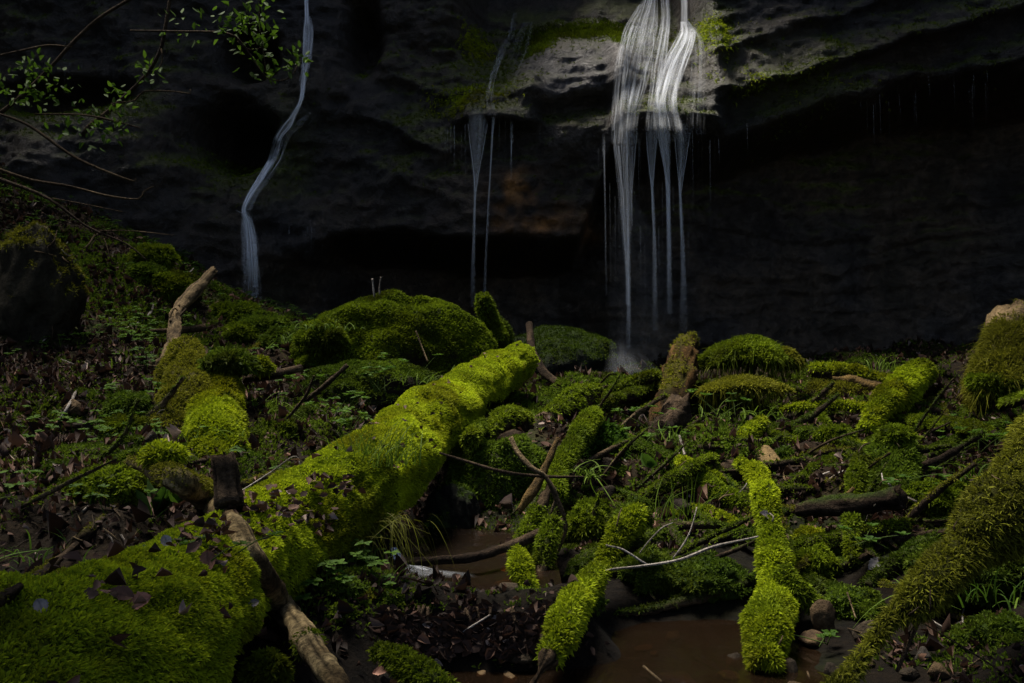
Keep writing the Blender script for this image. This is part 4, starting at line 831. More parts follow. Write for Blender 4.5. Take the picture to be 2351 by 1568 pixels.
cushion(240, 1120, 80, 42, 'wide green moss mound on the left bank above the long pole', 'mid', None, 7000, .03, .009, 19)
cushion(370, 1045, 40, 26, 'light green cushion above the snapped end of the bare branch', 'bright', None, 8000, .03, .009, 20)
cushion(345, 590, 44, 26, 'yellow green moss patch on the crest of the left bank', 'mid', None, 4500, .05, .012, 21)
cushion(395, 655, 50, 30, 'sloping mound of moss left of the top of the pale tan limb', 'mid', None, 4500, .05, .012, 22)
cushion(330, 625, 34, 16, 'flat moss patch between the crest patch and the sloping mound', 'deep', None, 4500, .05, .012, 23)
cushion(540, 725, 52, 26, 'moss mound at the foot of the left waterfall', 'mid', None, 4500, .05, .012, 24)
cushion(600, 748, 50, 26, 'moss mound right of the one at the foot of the left waterfall', 'deep', None, 4500, .05, .012, 25)
cushion(545, 770, 44, 24, 'moss mound below the foot of the left waterfall', 'mid', None, 5000, .045, .012, 26)
cushion(645, 780, 36, 24, 'dark leafy mound between the left waterfall and the biggest boulder', 'deep', None, 5000, .045, .012, 27)
cushion(520, 835, 50, 28, 'low leafy mound right of the dark mossy stump', 'deep', None, 5000, .045, .012, 28)
cushion(740, 770, 46, 34, 'pale green shoulder of moss against the left side of the biggest boulder', 'mid', 8.3, 5000, .045, .011, 29)
cushion(2300, 880, 60, 22, 'moss pad at the foot of the tall stump with a tan top', 'mid', 7.6, 5000, .04, .010, 30)
cushion(2060, 1000, 34, 18, 'thin moss pad lying over the top of the squat dark stump', 'mid', None, 6000, .036, .009, 31)
cushion(1330, 1380, 50, 26, 'dark cushion between the leaf dam and the leaning bright branch', 'deep', 4.25, 9000, .024, .007, 32)
cushion(1960, 1390, 60, 34, 'dark moss in the shadow under the shaggy trunk', 'deep', None, 7000, .026, .008, 33)
cushion(1620, 1330, 90, 40, 'dark moss bank under the pale grey twig', 'deep', None, 6000, .024, .008, 34)
cushion(1500, 1320, 80, 46, 'dark moss slope right of the leaning bright branch', 'deep', None, 6000, .024, .008, 35)

# ---- stones
WARM = ((.018, .011, .006), (.042, .027, .013), (.07, .046, .022)); GREY = ((.012, .010, .008), (.024, .020, .016), (.038, .032, .026)); DK = ((.008, .006, .004), (.018, .013, .008), (.03, .022, .013))
rock('stone', 1762, 1052, 62, 27, 'tan slab of stone lying in the litter behind the arched mossy branch', 'stone', None, .9, ((.05,.032,.012),(.10,.066,.026),(.13,.088,.036)), s=31, facet=.5, amp=.12, rot=.4)
rock('stone', 1678, 1078, 34, 22, 'rounded brown stone left of the tan slab', 'stone', None, .9, WARM, s=32, amp=.1)
rock('stone', 1892, 1412, 30, 36, 'upright brown stone right of the foot of the upright mossy branch', 'stone', 4.15, .7, WARM, s=33, facet=.2)
rock('stone', 2005, 1455, 40, 26, 'brown stone half hidden behind the shaggy trunk', 'stone', None, .8, DK, s=34)
for i, (u, v, ru, rv, c_, lb) in enumerate([
 (1690,1530,32,26,DK,'dark stone at the bottom left of the upright mossy branch'),(1965,1535,26,18,WARM,'flat reddish stone at the foot of the shaggy trunk'),(2000,1520,20,14,WARM,'little warm stone beside the foot of the shaggy trunk'),
 (2125,1505,26,17,GREY,'pale pointed stone in the bottom right shallows'),(2160,1545,34,18,WARM,'orange brown slab at the bottom edge on the right'),(2095,1550,32,12,DK,'low dark stone left of the orange brown slab'),
 (1915,1540,24,20,DK,'brown stone between the upright branch and the shaggy trunk, at the bottom edge'),(1820,1540,26,24,DK,'rough dark stone right of the upright branch foot'),(1570,1555,30,16,GREY,'smooth grey stone in the stream at the bottom edge'),
 (880,1555,14,16,GREY,'grey stone in front of the short mossy log end'),(1400,1070,36,18,DK,'dark earthy stone under the leafy green clump'),(1395,1130,44,22,DK,'mossy brown lump below the dark earthy stone'),
 (170,935,36,22,WARM,'brown stone with a lichen patch in the dead leaves at left'),(185,975,30,14,DK,'dark flat stone under the brown lichen stone'),(345,1005,22,18,DK,'small pointed stone left of the mossy root hump'),
 (1440,868,34,18,DK,'wet dark rock under the splash of the main waterfall'),(2020,1090,24,14,DK,'dark stone beside the squat dark stump'),(1560,1170,34,22,DK,'dark rounded stone beside the small mossy stick'),
 (1480,1490,24,10,DK,'dark stone breaking the surface of the stream'),(2270,1100,18,10,GREY,'pale stone in the litter beside the shaggy trunk')]):
    rock('stone', u, v, ru, rv, lb, 'stone', 10.1 if 'splash' in lb else None, .8, c_, k=4, s=40 + i, facet=.42, amp=.22, freq=2.2, rot=i * .7)

for n, x0, x1, y0, y1, zz, lb, gr in ((46, -.6, 1.3, 3.1, 4.4, -1.25, 'small brown stone on the bed of the stream', 'stones on the stream bed'), (12, -.6, .1, 4.1, 5.0, -1.07, 'small brown stone in the pool behind the leaf dam', 'stones in the small pool')):
    for k in range(n):
        x = rng.uniform(x0, x1); y = rng.uniform(y0, y1); z = float(ground_z([x], [y])[0])
        if z > zz + .05: continue
        r_ = rng.uniform(.02, .065); V, F = boulder((x, y, z + r_ * .25), (r_ * rng.uniform(.8, 1.5), r_, r_ * .6), 3, .25, 2, 200 + k, rng.random() * 3, .35)
        tag(mesh('stone', V, F, M_STONE, tint(V, (WARM, DK)[k % 2], 9, k) * rng.uniform(.8, 2.2), loc=(x, y, z)), lb, 'stone', gr)
# ---- grass, herbs and dead leaves one can point at
grass(858, 1068, 150, 105, 'tall soft grass growing out of the middle of the great log', 4.75, spread=.32, rad=.11, W=.005, bend=(.1, 0, -.35))
grass(880, 1190, 70, 110, 'dry straw coloured grass hanging down the side of the great log', 4.6, pal='khaki', spread=.5, rad=.10, W=.004, bend=(0, -.2, -1.7), name='dry_grass', lean=(.5, -.5, .3))
grass(1640, 1010, 130, 90, 'broad clump of long green grass right of the rusty stump', 7.0, spread=.8, rad=.22, W=.010, bend=(0, 0, -.9))
grass(1700, 960, 60, 70, 'smaller grass clump under the flat moss shelf', 7.2, spread=.7, rad=.14, W=.009, bend=(0, 0, -.8))
grass(590, 950, 60, 80, 'dark grass tuft in the hollow behind the mossy root hump', 6.8, spread=.5, rad=.10, W=.007)
grass(655, 785, 60, 40, 'grass tuft left of the biggest boulder', 8.6, spread=.6, rad=.12, W=.009)
grass(745, 755, 70, 34, 'short grass fringe on the left shoulder of the biggest boulder', 8.2, spread=.4, rad=.16, W=.008)
grass(1000, 880, 40, 46, 'grass sprouting behind the great log below the biggest boulder', 7.6, spread=.6, rad=.12, W=.008)
grass(2035, 850, 22, 70, 'few tall grass blades on the flat log with a moss top', 8.3, spread=.3, rad=.06, W=.008)
grass(1345, 1090, 40, 60, 'grass fan below the leafy green clump', 5.6, spread=.9, rad=.05, W=.008, bend=(0, 0, -.8))
grass(1535, 1190, 26, 110, 'thin upright grass stems left of the small mossy stick', 5.2, spread=.25, rad=.08, W=.005, bend=(0, 0, -.2))
grass(2230, 1110, 30, 110, 'tall grass with broad blades left of the shaggy trunk', 5.3, spread=.5, rad=.05, W=.010, bend=(0, 0, -.5))
grass(2280, 1380, 30, 130, 'long dim grass under the shaggy trunk near the right edge', 3.9, spread=.4, rad=.12, W=.005, bend=(0, 0, -.5), pal='herb')
grass(2085, 1365, 9, 110, 'sparse spidery grass left of the shaggy trunk', 4.1, spread=1.1, rad=.01, W=.006, bend=(0, 0, -.5))
grass(800, 1240, 40, 60, 'dry dead grass tangled beside the hanging straw', 4.4, pal='khaki', spread=.8, rad=.08, W=.004, bend=(0, 0, -1.2), name='dry_grass')
grass(470, 1010, 50, 60, 'fine grass on the mossy root hump', 5.6, spread=.4, rad=.10, W=.005)
grass(60, 1280, 40, 70, 'dark grass at the left edge behind the log', 4.0, spread=.7, rad=.15, W=.006, pal='herb')
def broad(u, v, n, L, W, label, D=None, pal='herb', up=.9):
    D = D or hit(u, v); c = P3(u, v, D - .02); a = rng.random(n) * 6.28; d = nrm(np.stack([np.cos(a), np.sin(a) * .6, up + .5 * rng.random(n)], 1))
    V, F, C = leaflets(np.tile(c, (n, 1)), d, np.tile([0, -.8, .6], (n, 1)), L * rng.uniform(.6, 1.2, n), W, pcol(pal, np.tile(c, (n, 1)), n), .2)
    return tag(mesh('broad_leaf_plant', V, F, M_LEAF, C, loc=c), label, 'plant')
broad(360, 1185, 7, .17, .045, 'broad lance leaved plant under the snapped end of the bare branch', None)
broad(410, 1155, 4, .12, .045, 'small broad leaved plant right of the lance leaved plant', 4.3)
broad(845, 1330, 9, .07, .06, 'round leaved plant on the bank under the great log', 4.2, up=.2)
broad(1495, 1075, 3, .10, .07, 'single heart shaped leaf plant left of the thin mossy branch', 5.8)
plants = [(780,960,7,.05,'herb with pale leaves below the biggest boulder',7.0,.16),(870,905,8,.055,'leafy herb at the foot of the biggest boulder beside the great log',7.0,.16),(700,905,7,.05,'herb clump left of the foot of the biggest boulder',7.5,.14),
 (930,855,5,.05,'herb growing from a crack in the biggest boulder',7.85,.12),(1490,985,7,.05,'light green herb just left of the rotten wood',7.2,.14),(1640,960,6,.05,'lobed herb mixed into the broad grass clump',6.9,.16),
 (1540,1025,6,.045,'small herb on the thin mossy branch',6.2,.10),(2260,1040,7,.05,'herb among dead leaves above the shaggy trunk',6.0,.12),(2100,1150,7,.05,'spiky herb left of the bright smooth cushion',5.2,.14),
 (1990,1255,5,.04,'herb in the dark right of the lower mossy post',4.7,.08),(470,1270,6,.035,'herb with small leaves growing on the great log near the bare branch',None,.05),(800,1000,6,.05,'herb behind the tall soft grass',6.3,.14),
 (320,985,5,.04,'fern like herb beside the second cushion in the dead leaves',None,.10),(2290,1270,8,.04,'dim herb patch under the shaggy trunk',4.3,.12),(1900,1480,5,.035,'herb beside the upright brown stone',4.0,.05)]
for u, v, n, sz, lb, D, h in plants: plant(u, v, n, sz, lb, D, h=h, rad=.10)

DEAD = ((.022, .012, .008), (.050, .026, .017), (.10, .055, .036), (.16, .12, .10))
def dead_leaf(u, v, L, label, c, curl=.5, D=None, rot=None, group=None):
    D = D or hit(u, v); p = P3(u, v, D - .02); a = rng.random() * 6.28 if rot is None else rot; L = L * .85
    d = nrm(np.array([math.cos(a), -.3, math.sin(a) * .6])); n = nrm(np.array([.1, -.6, .8])); s_ = nrm(np.cross(d, n)); n = np.cross(s_, d)
    q = np.linspace(0, 1, 13); w = np.linspace(-1, 1, 9); Q, W = np.meshgrid(q, w, indexing='ij'); pr = np.sin(np.pi * Q ** .8) * (1 + .12 * np.sin(Q * 40)) * .34 + .01
    lift = curl * (W ** 2 * .30 * pr / .34 + (Q - .45) ** 2 * .6) + .035 * np.abs(np.sin((Q * 9 - np.abs(W) * 2.5) * np.pi)) + .05 * np.abs(W)
    V = p + d * (Q[..., None] - .5) * L + s_ * (W * pr)[..., None] * L + n * lift[..., None] * L
    V = V.reshape(-1, 3) + .05 * L * np.stack([fbm(V.reshape(-1, 3), 30, 2, k_) for k_ in (1, 2, 3)], 1)
    cc = tint(V, (np.array(c) * .45, np.array(c), np.array(c) * 1.3), 30, 3) * np.where(np.abs(W) < .1, .6, 1.0).reshape(-1, 1)
    return tag(mesh('dead_leaf', V, grid_faces(9, 13), M_DRY, cc, loc=p), label, 'leaf', group)
dead_leaf(318, 1392, .085, 'curled pinkish brown leaf lying on the moss of the great log', (.20, .10, .07), .7)
dead_leaf(275, 1365, .07, 'dark brown leaf above the curled pinkish leaf on the great log', (.06, .03, .02), .3)
dead_leaf(205, 1370, .07, 'flat dark leaf on the great log toward the left edge', (.05, .03, .025), .2)
dead_leaf(95, 1395, .05, 'pale grey leaf on the great log near the left edge', (.10, .092, .09), .4)
dead_leaf(382, 1245, .055, 'whitish grey leaf at the ridge of the great log', (.15, .14, .135), .4)
dead_leaf(425, 1238, .05, 'folded brown leaf beside the whitish grey leaf', (.15, .10, .08), .6)
dead_leaf(478, 1290, .08, 'reddish brown leaf left of the bare branch', (.13, .065, .045), .5)
dead_leaf(520, 1310, .05, 'orange brown leaf pressed against the bare branch', (.22, .11, .05), .4)
dead_leaf(580, 1388, .05, 'grey leaf hanging right of the bare branch', (.10, .09, .085), .3)
dead_leaf(595, 1425, .04, 'small orange leaf under the bare branch', (.26, .11, .05), .3)
dead_leaf(875, 1545, .07, 'upright pale pink leaf in front of the short mossy log end', (.26, .14, .10), .5)
dead_leaf(1755, 1185, .09, 'big grey brown leaf on top of the pile of dead leaves', (.16, .13, .13), .5)
dead_leaf(1840, 1215, .06, 'yellowish leaf beside the upper bushy cushion', (.40, .26, .10), .3)
dead_leaf(2010, 1300, .12, 'ragged grey leaf hanging in the dark left of the shaggy trunk', (.13, .12, .12), .4)
dead_leaf(2245, 1052, .09, 'reddish leaf in the litter above the shaggy trunk', (.16, .09, .07), .4)
dead_leaf(1160, 1308, .07, 'orange leaf floating in the small pool', (.20, .08, .03), .2)
dead_leaf(660, 1185, .06, 'pinkish leaf in the litter on the great log right of the stump', (.18, .10, .08), .5)
dead_leaf(610, 1160, .06, 'grey curled leaf in the litter just right of the stump', (.14, .12, .12), .5)

# ---- bare twigs in the litter
for pts, pal, lb in [
 ([(352,700,2.5,None),(345,718,3,None),(318,742,3.5,None),(280,758,3,None)], 'pale', 'curved whitish twig left of the pale tan limb'),
 ([(322,775,3,None),(321,800,3,None)], 'pale', 'short upright pale stick left of the pale tan limb'),
 ([(182,885,3,None),(158,930,3.5,None),(130,975,3,None)], 'pale', 'straight grey stick standing in the dead leaves at left'),
 ([(10,852,3,None),(60,842,4,None),(105,828,3,None)], 'brown', 'knobbly grey twig at the left edge in the dead leaves'),
 ([(360,840,2.5,None),(320,842,3,None),(300,862,2.5,None)], 'tan', 'forked tan twig at the foot of the pale tan limb'),
 ([(340,940,2.5,None),(338,970,2.5,None),(346,1000,2.5,None)], 'pale', 'bent white twig above the small pointed stone'),
 ([(268,1022,3,None),(238,1058,2.5,None)], 'tan', 'pale splinter in the leaves above the wide moss mound'),
 ([(120,1038,3,None),(105,1065,3,None)], 'pale', 'short pale splinter in the undergrowth at left'),
 ([(130,1170,3,4.5),(128,1210,3,4.45)], 'tan', 'upright broken tan stick near the two poles'),
 ([(550,1130,2,4.1),(620,1085,2,4.3),(675,1048,1.6,4.5),(690,1070,1.4,4.5),(702,1110,1.2,4.5)], 'pale', 'thin white bent stem arching over the great log from the dark stump'),
 ([(560,1140,3,4.0),(630,1110,3.5,4.2)], 'tan', 'short tan twig under the white bent stem'),
 ([(855,640,2,8.7),(860,685,2.5,8.7)], 'pale', 'left bare stem rising from the top of the biggest boulder'),
 ([(875,636,2,8.7),(872,660,2,8.7),(872,690,2.5,8.7)], 'pale', 'right bare stem rising from the top of the biggest boulder'),
 ([(955,760,2,7.9),(970,800,2,7.85),(982,830,2,7.8)], 'tan', 'straw stem leaning on the front of the biggest boulder'),
 ([(740,930,2,7.2),(705,965,2,7.0),(690,1010,2,6.8)], 'tan', 'arched straw stem in the dark hollow below the biggest boulder'),
 ([(1060,1455,2.5,3.85),(1080,1440,2.5,3.85),(1125,1412,2,3.9)], 'pale', 'white V shaped twig on the face of the leaf dam'),
 ([(925,1345,2.5,4.3),(980,1372,3,4.2),(1040,1390,2.5,4.1)], 'brown', 'thin twig slanting along the edge of the leaf dam'),
 ([(1560,1000,2.5,6.6),(1572,1045,3,6.4)], 'pale', 'pale bent stalk under the rotten wood'),
 ([(1478,1530,3,3.7),(1520,1565,3,3.5)], 'tan', 'yellow twig in the stream at the bottom edge'),
 ([(1755,1488,3,3.9),(1772,1510,3.5,3.85),(1765,1550,3.5,3.75),(1740,1600,3.5,3.6)], 'brown', 'curved grey twig at the foot of the upright mossy branch'),
 ([(1945,1360,2,4.2),(1965,1420,2,4.1)], 'tan', 'straight straw stem right of the upright brown stone'),
 ([(2090,1450,2.5,3.6),(2120,1400,4,3.5),(2060,1540,5,3.3)], 'brown', 'thin root hanging from the underside of the shaggy trunk'),
 ([(2110,1425,2,3.5),(2250,1510,2.2,3.4),(2400,1610,2.2,3.3)], 'brown', 'long thin stem crossing the bottom right corner'),
 ([(1960,1120,4,5.2),(1945,1135,5,5.2),(1925,1140,4,5.2)], 'amber', 'curved orange wood chip left of the upper mossy post'),
 ([(2105,1152,3,5.0),(2060,1130,3,5.1),(2040,1110,2,5.1)], 'pale', 'grey twig bending over the end of the smooth dark log')]:
    limb('twig', pts, lb, 'twig', pal, seg=7, amp=.15, lift=1.5, mat_=M_WOOD, bvh=False)
zones = [(20, 780, 360, 1080), (40, 1060, 330, 1260), (300, 560, 620, 800), (30, 420, 300, 600), (1380, 960, 1900, 1220), (1850, 950, 2320, 1250), (1780, 1380, 2250, 1560)]
zl = ['bare twig scattered in the dead leaves on the left bank', 'bare twig among the plants behind the great log', 'bare twig among the moss on the upper left bank', 'bare twig on the top of the left bank', 'bare twig in the litter right of the rusty stump', 'bare twig in the litter above the shaggy trunk', 'bare twig among the stones at bottom right']
for z, n, lb in zip(zones, (48, 30, 22, 24, 22, 22, 12), zl):
    for k in range(n):
        u = rng.uniform(z[0], z[2]); v = rng.uniform(z[1], z[3]); L = rng.uniform(15, 55); a = rng.normal(.75, .5) * rng.choice([1, 1, -1])
        D1 = hit(u, v, 99); D2 = hit(u + L * math.cos(a), v - L * math.sin(a))
        if D1 > 10.4 or hit(u, v, 99, [CB]) < D1: continue
        if abs(D1 - D2) > .6: D2 = D1 + .1
        r = rng.uniform(1.2, 2.6); p = [(u, v, r, D1 - .02), (u + L * .5 * math.cos(a) + rng.normal() * 4, v - L * .5 * math.sin(a) + rng.normal() * 4, r, (D1 + D2) / 2 - .05), (u + L * math.cos(a), v - L * math.sin(a), r * .7, D2 - .03)]
        limb('twig', p, lb, 'twig', rng.choice(['pale', 'tan', 'brown', 'tan']), seg=5, amp=.1, group=lb.replace('bare twig', 'bare twigs'), mat_=M_WOOD, bvh=False)

# ---- lesser mossy sticks, roots and cushions of the jam on the right and along the banks
jam = [((1280, 880, 1560, 1000), 18, 'mossy stick jammed behind the black gap, left of the rusty stump'), ((1560, 930, 1860, 1180), 34, 'mossy stick jammed in the litter right of the rusty stump'), ((1860, 920, 2300, 1130), 34, 'mossy stick jammed below the amber timber and the tall stump'),
       ((1300, 1060, 1700, 1330), 26, 'mossy stick jammed round the leaning bright branch'), ((1780, 1180, 2160, 1400), 24, 'mossy stick jammed left of the shaggy trunk'), ((440, 700, 720, 1000), 7, 'mossy stick lying left of the biggest boulder'), ((40, 900, 340, 1200), 6, 'mossy stick lying on the left bank')]
for z, n, lb in jam:
    for k in range(n):
        u = rng.uniform(z[0], z[2]); v = rng.uniform(z[1], z[3]); D = hit(u, v, 8, [GB]); L = rng.uniform(60, 220) * 6 / D; a = rng.choice([rng.normal(.45, .35), rng.normal(-.4, .35), rng.normal(.3, .5), rng.normal(-.6, .4), rng.normal(.6, .35)]); r = rng.uniform(3, 9) * 6 / D
        u2, v2 = u + L * math.cos(a), v - L * math.sin(a); D2 = hit(u2, v2, 8, [GB])
        if abs(D - D2) > .7: D2 = D + rng.uniform(-.2, .2)
        e = D - .02; m_ = (D + D2) / 2 - .07
        limb('mossy_stick', [(u, v, r, e), ((u + u2) / 2 + rng.normal() * 7, (v + v2) / 2 + rng.normal() * 7, r * 1.1, m_), (u2, v2, r * .6, D2 - .05)], lb, 'stick', rng.choice(['brown', 'dark']),
             mo(rng.choice(['mid', 'deep', 'deep', 'mid', 'olive']), dens=7000, L=.02, W=.006, lo=rng.uniform(-.9, .6), hi=.9, noise=1.4), group=lb.replace('mossy stick', 'mossy sticks'), seg=12, amp=.2, bvh=False)
cz_ = [((1280, 900, 1540, 1010), 7, 'small moss cushion in the jam left of the rusty stump'), ((1560, 960, 1900, 1200), 12, 'small moss cushion in the litter right of the rusty stump'), ((1880, 930, 2320, 1180), 14, 'small moss cushion in the litter below the tall stump'), ((1280, 1080, 1700, 1360), 13, 'small moss cushion round the leaning bright branch'),
       ((1780, 1200, 2160, 1420), 12, 'small moss cushion in the dark left of the shaggy trunk'), ((300, 560, 680, 860), 16, 'small moss cushion on the upper left bank'), ((120, 900, 480, 1180), 12, 'small moss cushion in the dead leaves on the left bank'), ((560, 900, 800, 1080), 7, 'small moss cushion in the hollow left of the great log'), ((760, 1250, 900, 1440), 6, 'small moss cushion on the bank right of the great log')]
for z, n, lb in cz_:
    for k in range(n):
        u = rng.uniform(z[0], z[2]); v = rng.uniform(z[1], z[3]); D = hit(u, v, 99, [GB])
        if D > 9.6 or k % 2: continue
        q = 6 / D
        cushion(u, v, rng.uniform(16, 38) * q, rng.uniform(9, 20) * q, lb, rng.choice(['mid', 'deep', 'deep', 'deep']), D, 9000, .010 + .0022 * D, .005 + .0006 * D, 100 + k, lb.replace('cushion', 'cushions'))

# ---- the dam of dead leaves and roots between the two pools
def dam():
    c = P3(1030, 1420, 3.95); root = empty('leaf_dam', c - np.array([0, 0, .2]), 'dark dam of matted dead leaves and roots between the small pool and the stream', 'leaves')
    n = 1500; u = rng.uniform(880, 1290, n); v = 1398 + rng.uniform(0, 1, n) ** .8 * 95 + 12 * np.sin(u / 30); D = np.array([hit(a, b, 4.0, [GB]) for a, b in zip(u, v)]) - rng.uniform(0, .05, n)
    P = np.stack([(u - 1175.5) / FPX * D, D, (784 - v) / FPX * D], 1); d = nrm(np.stack([rng.normal(size=n), -.3 * rng.random(n), -.6 + .6 * rng.normal(size=n)], 1)); nn = nrm(np.stack([rng.normal(size=n) * .5, -np.ones(n), .5 + rng.normal(size=n) * .4], 1))
    cD = np.array(DEAD)[rng.choice(4, n, p=[.62, .28, .08, .02])] * rng.uniform(.4, 1.0, (n, 1)); Ls = rng.uniform(.02, .06, n)
    m = leaflets(P, d, nn, Ls, Ls * .6, cD, .6); mesh('leaves', m[0], m[1], M_DRY, m[2], parent=root)
    for k in range(14):
        u0 = rng.uniform(880, 1290); D0 = hit(u0, 1400, 4.0, [GB]) - .05; q = [P3(u0, 1395 + rng.normal() * 6, D0), P3(u0 + rng.normal() * 18, 1440, D0 - .04), P3(u0 + rng.normal() * 25, 1490, D0 - .05)]
        V, F, t = tube(q, [.006, .005, .003], 6, .03, .2); mesh('root', V, F, M_BARK, tint(V, BARK['dark'], 6, k), parent=root)
dam()

# ---- leafy boughs hanging in at upper left
def bough(pts, leaves, label, sub=(), bark='dark', lsize=.058):
    A = [P3(u, v, D) for u, v, r, D in pts]; V, F, t = tube(A, [.62 * r * D / FPX for u, v, r, D in pts], 8, .04, .12, 8, 3)
    root = empty('leafy_bough' if leaves else 'bare_bough', A[0], label, 'branch')
    parts = [(V, F, tint(V, BARK[bark], 5, 4))]; lf = []
    cl = list(A)
    for sp in sub:
        B = [P3(u, v, D) for u, v, D in sp]; V, F, t = tube(B, [.0045] * (len(B) - 1) + [.002], 6, .04, .1, 8, 3); parts.append((V, F, tint(V, BARK['brown'], 5, 4)))
    m = merge(parts); mesh('wood', m[0], m[1], M_BARK, m[2], parent=root)
    for u, v, D, n, rad in leaves:
        n = int(n * 1.8); c = P3(u, v, D); P = c + np.clip(rng.standard_normal((n, 3)), -1.6, 1.6) * rad * D / FPX * np.array([.6, .6, .6])
        d = nrm(P - c + rng.standard_normal((n, 3)) * .05 + np.array([0, 0, .03])); lf.append(leaflets(P, d, np.tile([0., -.5, .8], (n, 1)) + rng.standard_normal((n, 3)) * .4, lsize * rng.uniform(.5, 1.1, n), lsize * .4, pcol('herb', P, n) * .8, .3))
    if lf: m = merge(lf); mesh('leaves', m[0], m[1], M_LEAF, m[2], parent=root)
bough([(300,70,3,5.9),(400,72,4,5.8),(520,76,4,5.7),(560,105,3.5,5.7),(590,150,3,5.7),(612,178,2.5,5.7),(645,186,2.5,5.7),(672,172,2,5.7),(682,150,1.5,5.7)],
      [(548,70,5.7,9,30),(565,40,5.7,10,32),(575,90,5.7,12,34),(600,60,5.7,10,30),(590,130,5.7,12,34),(605,168,5.7,9,26),(612,100,5.7,9,28),(678,140,5.7,8,24),(685,128,5.7,6,20),(668,160,5.7,4,14),(585,10,5.7,8,34),(610,25,5.7,8,30),(470,60,5.75,8,30),(520,60,5.7,6,26)],
      'leafiest green bough hanging in front of the left waterfall', [[(600,-30,5.7),(596,50,5.7),(603,110,5.7),(612,170,5.7)], [(545,95,5.7),(575,115,5.7),(610,105,5.7)]])
bough([(395,-30,7,6.2),(380,60,7,6.2),(366,120,7,6.2),(330,178,7,6.2),(255,250,8,6.2),(205,290,10,6.2),(190,310,8,6.2)], [(335,158,6.1,8,28),(350,180,6.1,6,20),(255,215,6.1,6,24),(285,232,6.1,5,20),(400,50,6.1,7,30),(245,275,6.1,8,40)],
      'dark sagging bough crossing the upper left wall', [[(370,112,6.1),(373,140,6.1),(355,172,6.1)], [(255,238,6.1),(310,230,6.1),(330,210,6.1),(400,210,6.1),(437,215,6.1),(436,205,6.1)]])
bough([(-60,140,4,6.0),(40,118,4,6.0),(110,104,4,6.0),(165,108,2,6.0)], [], 'thin bare bough near the top left corner')
bough([(330,-20,6,6.3),(230,40,6,6.3),(170,95,7,6.3),(120,150,7,6.3),(60,210,8,6.3),(0,260,8,6.3),(-60,300,8,6.3)], [(75,165,6.2,10,34),(110,175,6.2,12,36),(145,180,6.2,9,30),(60,160,6.2,6,24),(20,200,6.2,10,34),(40,225,6.2,8,30),(80,235,6.2,12,38),(100,225,6.2,9,30)], 'long dark bough with leaf clusters sweeping to the left edge')
bough([(-40,250,4,6.0),(60,285,5,6.0),(170,360,5,6.0),(260,400,4,6.0),(308,416,2.5,6.0),(311,410,1.5,6.0)], [], 'thin bare bough with a hooked tip over the left bank', bark='brown')
bough([(-50,370,7,6.3),(60,410,6,6.3),(160,428,5,6.3),(250,450,4,6.3),(318,457,3,6.3),(330,440,2.5,6.3),(352,428,1.5,6.3)], [], 'bare bough with an upturned tip over the left bank', bark='brown')
bough([(-50,395,8,6.5),(100,450,6,6.5),(200,520,4,6.5),(290,560,3,6.5),(340,600,2,6.5)], [], 'dark bare bough slanting down over the left bank', [[(120,455,6.5),(200,470,6.5),(290,488,6.5)], [(230,530,6.5),(300,530,6.5),(400,540,6.5)]])
bough([(80,262,3,6.1),(200,265,4,6.1),(300,288,3,6.1),(322,294,1.5,6.1)], [(190,268,6.1,8,30),(240,285,6.1,8,30),(262,300,6.1,8,26),(200,320,6.1,6,26),(150,310,6.1,6,24)], 'short leafy bough above the bare boughs at left', bark='brown')

# ================================================================ GROUND COVER
gu = 1175.5 + GV[:, 0] / np.maximum(GV[:, 1], .2) * FPX; gv = 784 - GV[:, 2] / np.maximum(GV[:, 1], .2) * FPX
vis = (GV[:, 1] > 1.6) & (gu > -500) & (gu < 2900) & (gv < 1750)
dry = GV[:, 2] > np.where(GV[:, 1] < 4, -1.22, np.where(GV[:, 1] < 5, -1.04, -1.09))
def zone(zs):
    w = np.zeros(len(GV))
    for u, v, ru, rv in zs: w = np.maximum(w, np.exp(-(((gu - u) / ru) ** 2 + ((gv - v) / rv) ** 2) ** 1.5))
    return w
nA = fbm(GV, 1.6, 4, 101); nB = fbm(GV, 2.3, 4, 102); nC = fbm(GV, 1.9, 4, 103)
zm = zone([(150,1010,260,120),(300,720,220,100),(150,600,200,90),(1500,1020,300,120),(1900,1050,350,120),(350,600,160,70),(480,690,150,60),(560,770,150,60),(640,830,100,50),(120,560,140,70),(60,470,120,60),(850,900,250,80),(700,1000,120,90),(550,1050,120,80),(330,1000,120,90),(200,1130,200,90),
  (1300,1000,250,140),(1400,1200,220,150),(1500,900,180,60),(1750,930,200,70),(1650,1060,200,70),(2000,900,250,70),(2150,980,200,70),(2300,950,120,70),(1900,1250,200,110),(2150,1280,200,120),(2300,1150,120,120),(1550,1330,200,80),(2100,1450,200,80),(760,1330,120,120),(900,1400,100,60),(1350,900,150,40)])
wm = np.clip(zm * sst(-.12, .22, nA + .1) + .25 * sst(0, .3, nA) * (gu > 1050), 0, 1) * vis * dry
P, N = sample(GV, GF, GN, 3800, wm)
far = P[:, 1] > 6.2
b1 = blades(P[~far], N[~far], 'deep', 4, .028, .008, .9, .25, 2, 3); b2 = blades(P[far][::2], N[far][::2], 'deep', 4, .05, .013, .9, .25, 2, 3)
m = merge([b1, b2]); tag(mesh('ground_moss', m[0], m[1], M_MOSS, m[2]), 'patchy green moss growing over the banks', 'moss', kind='stuff')
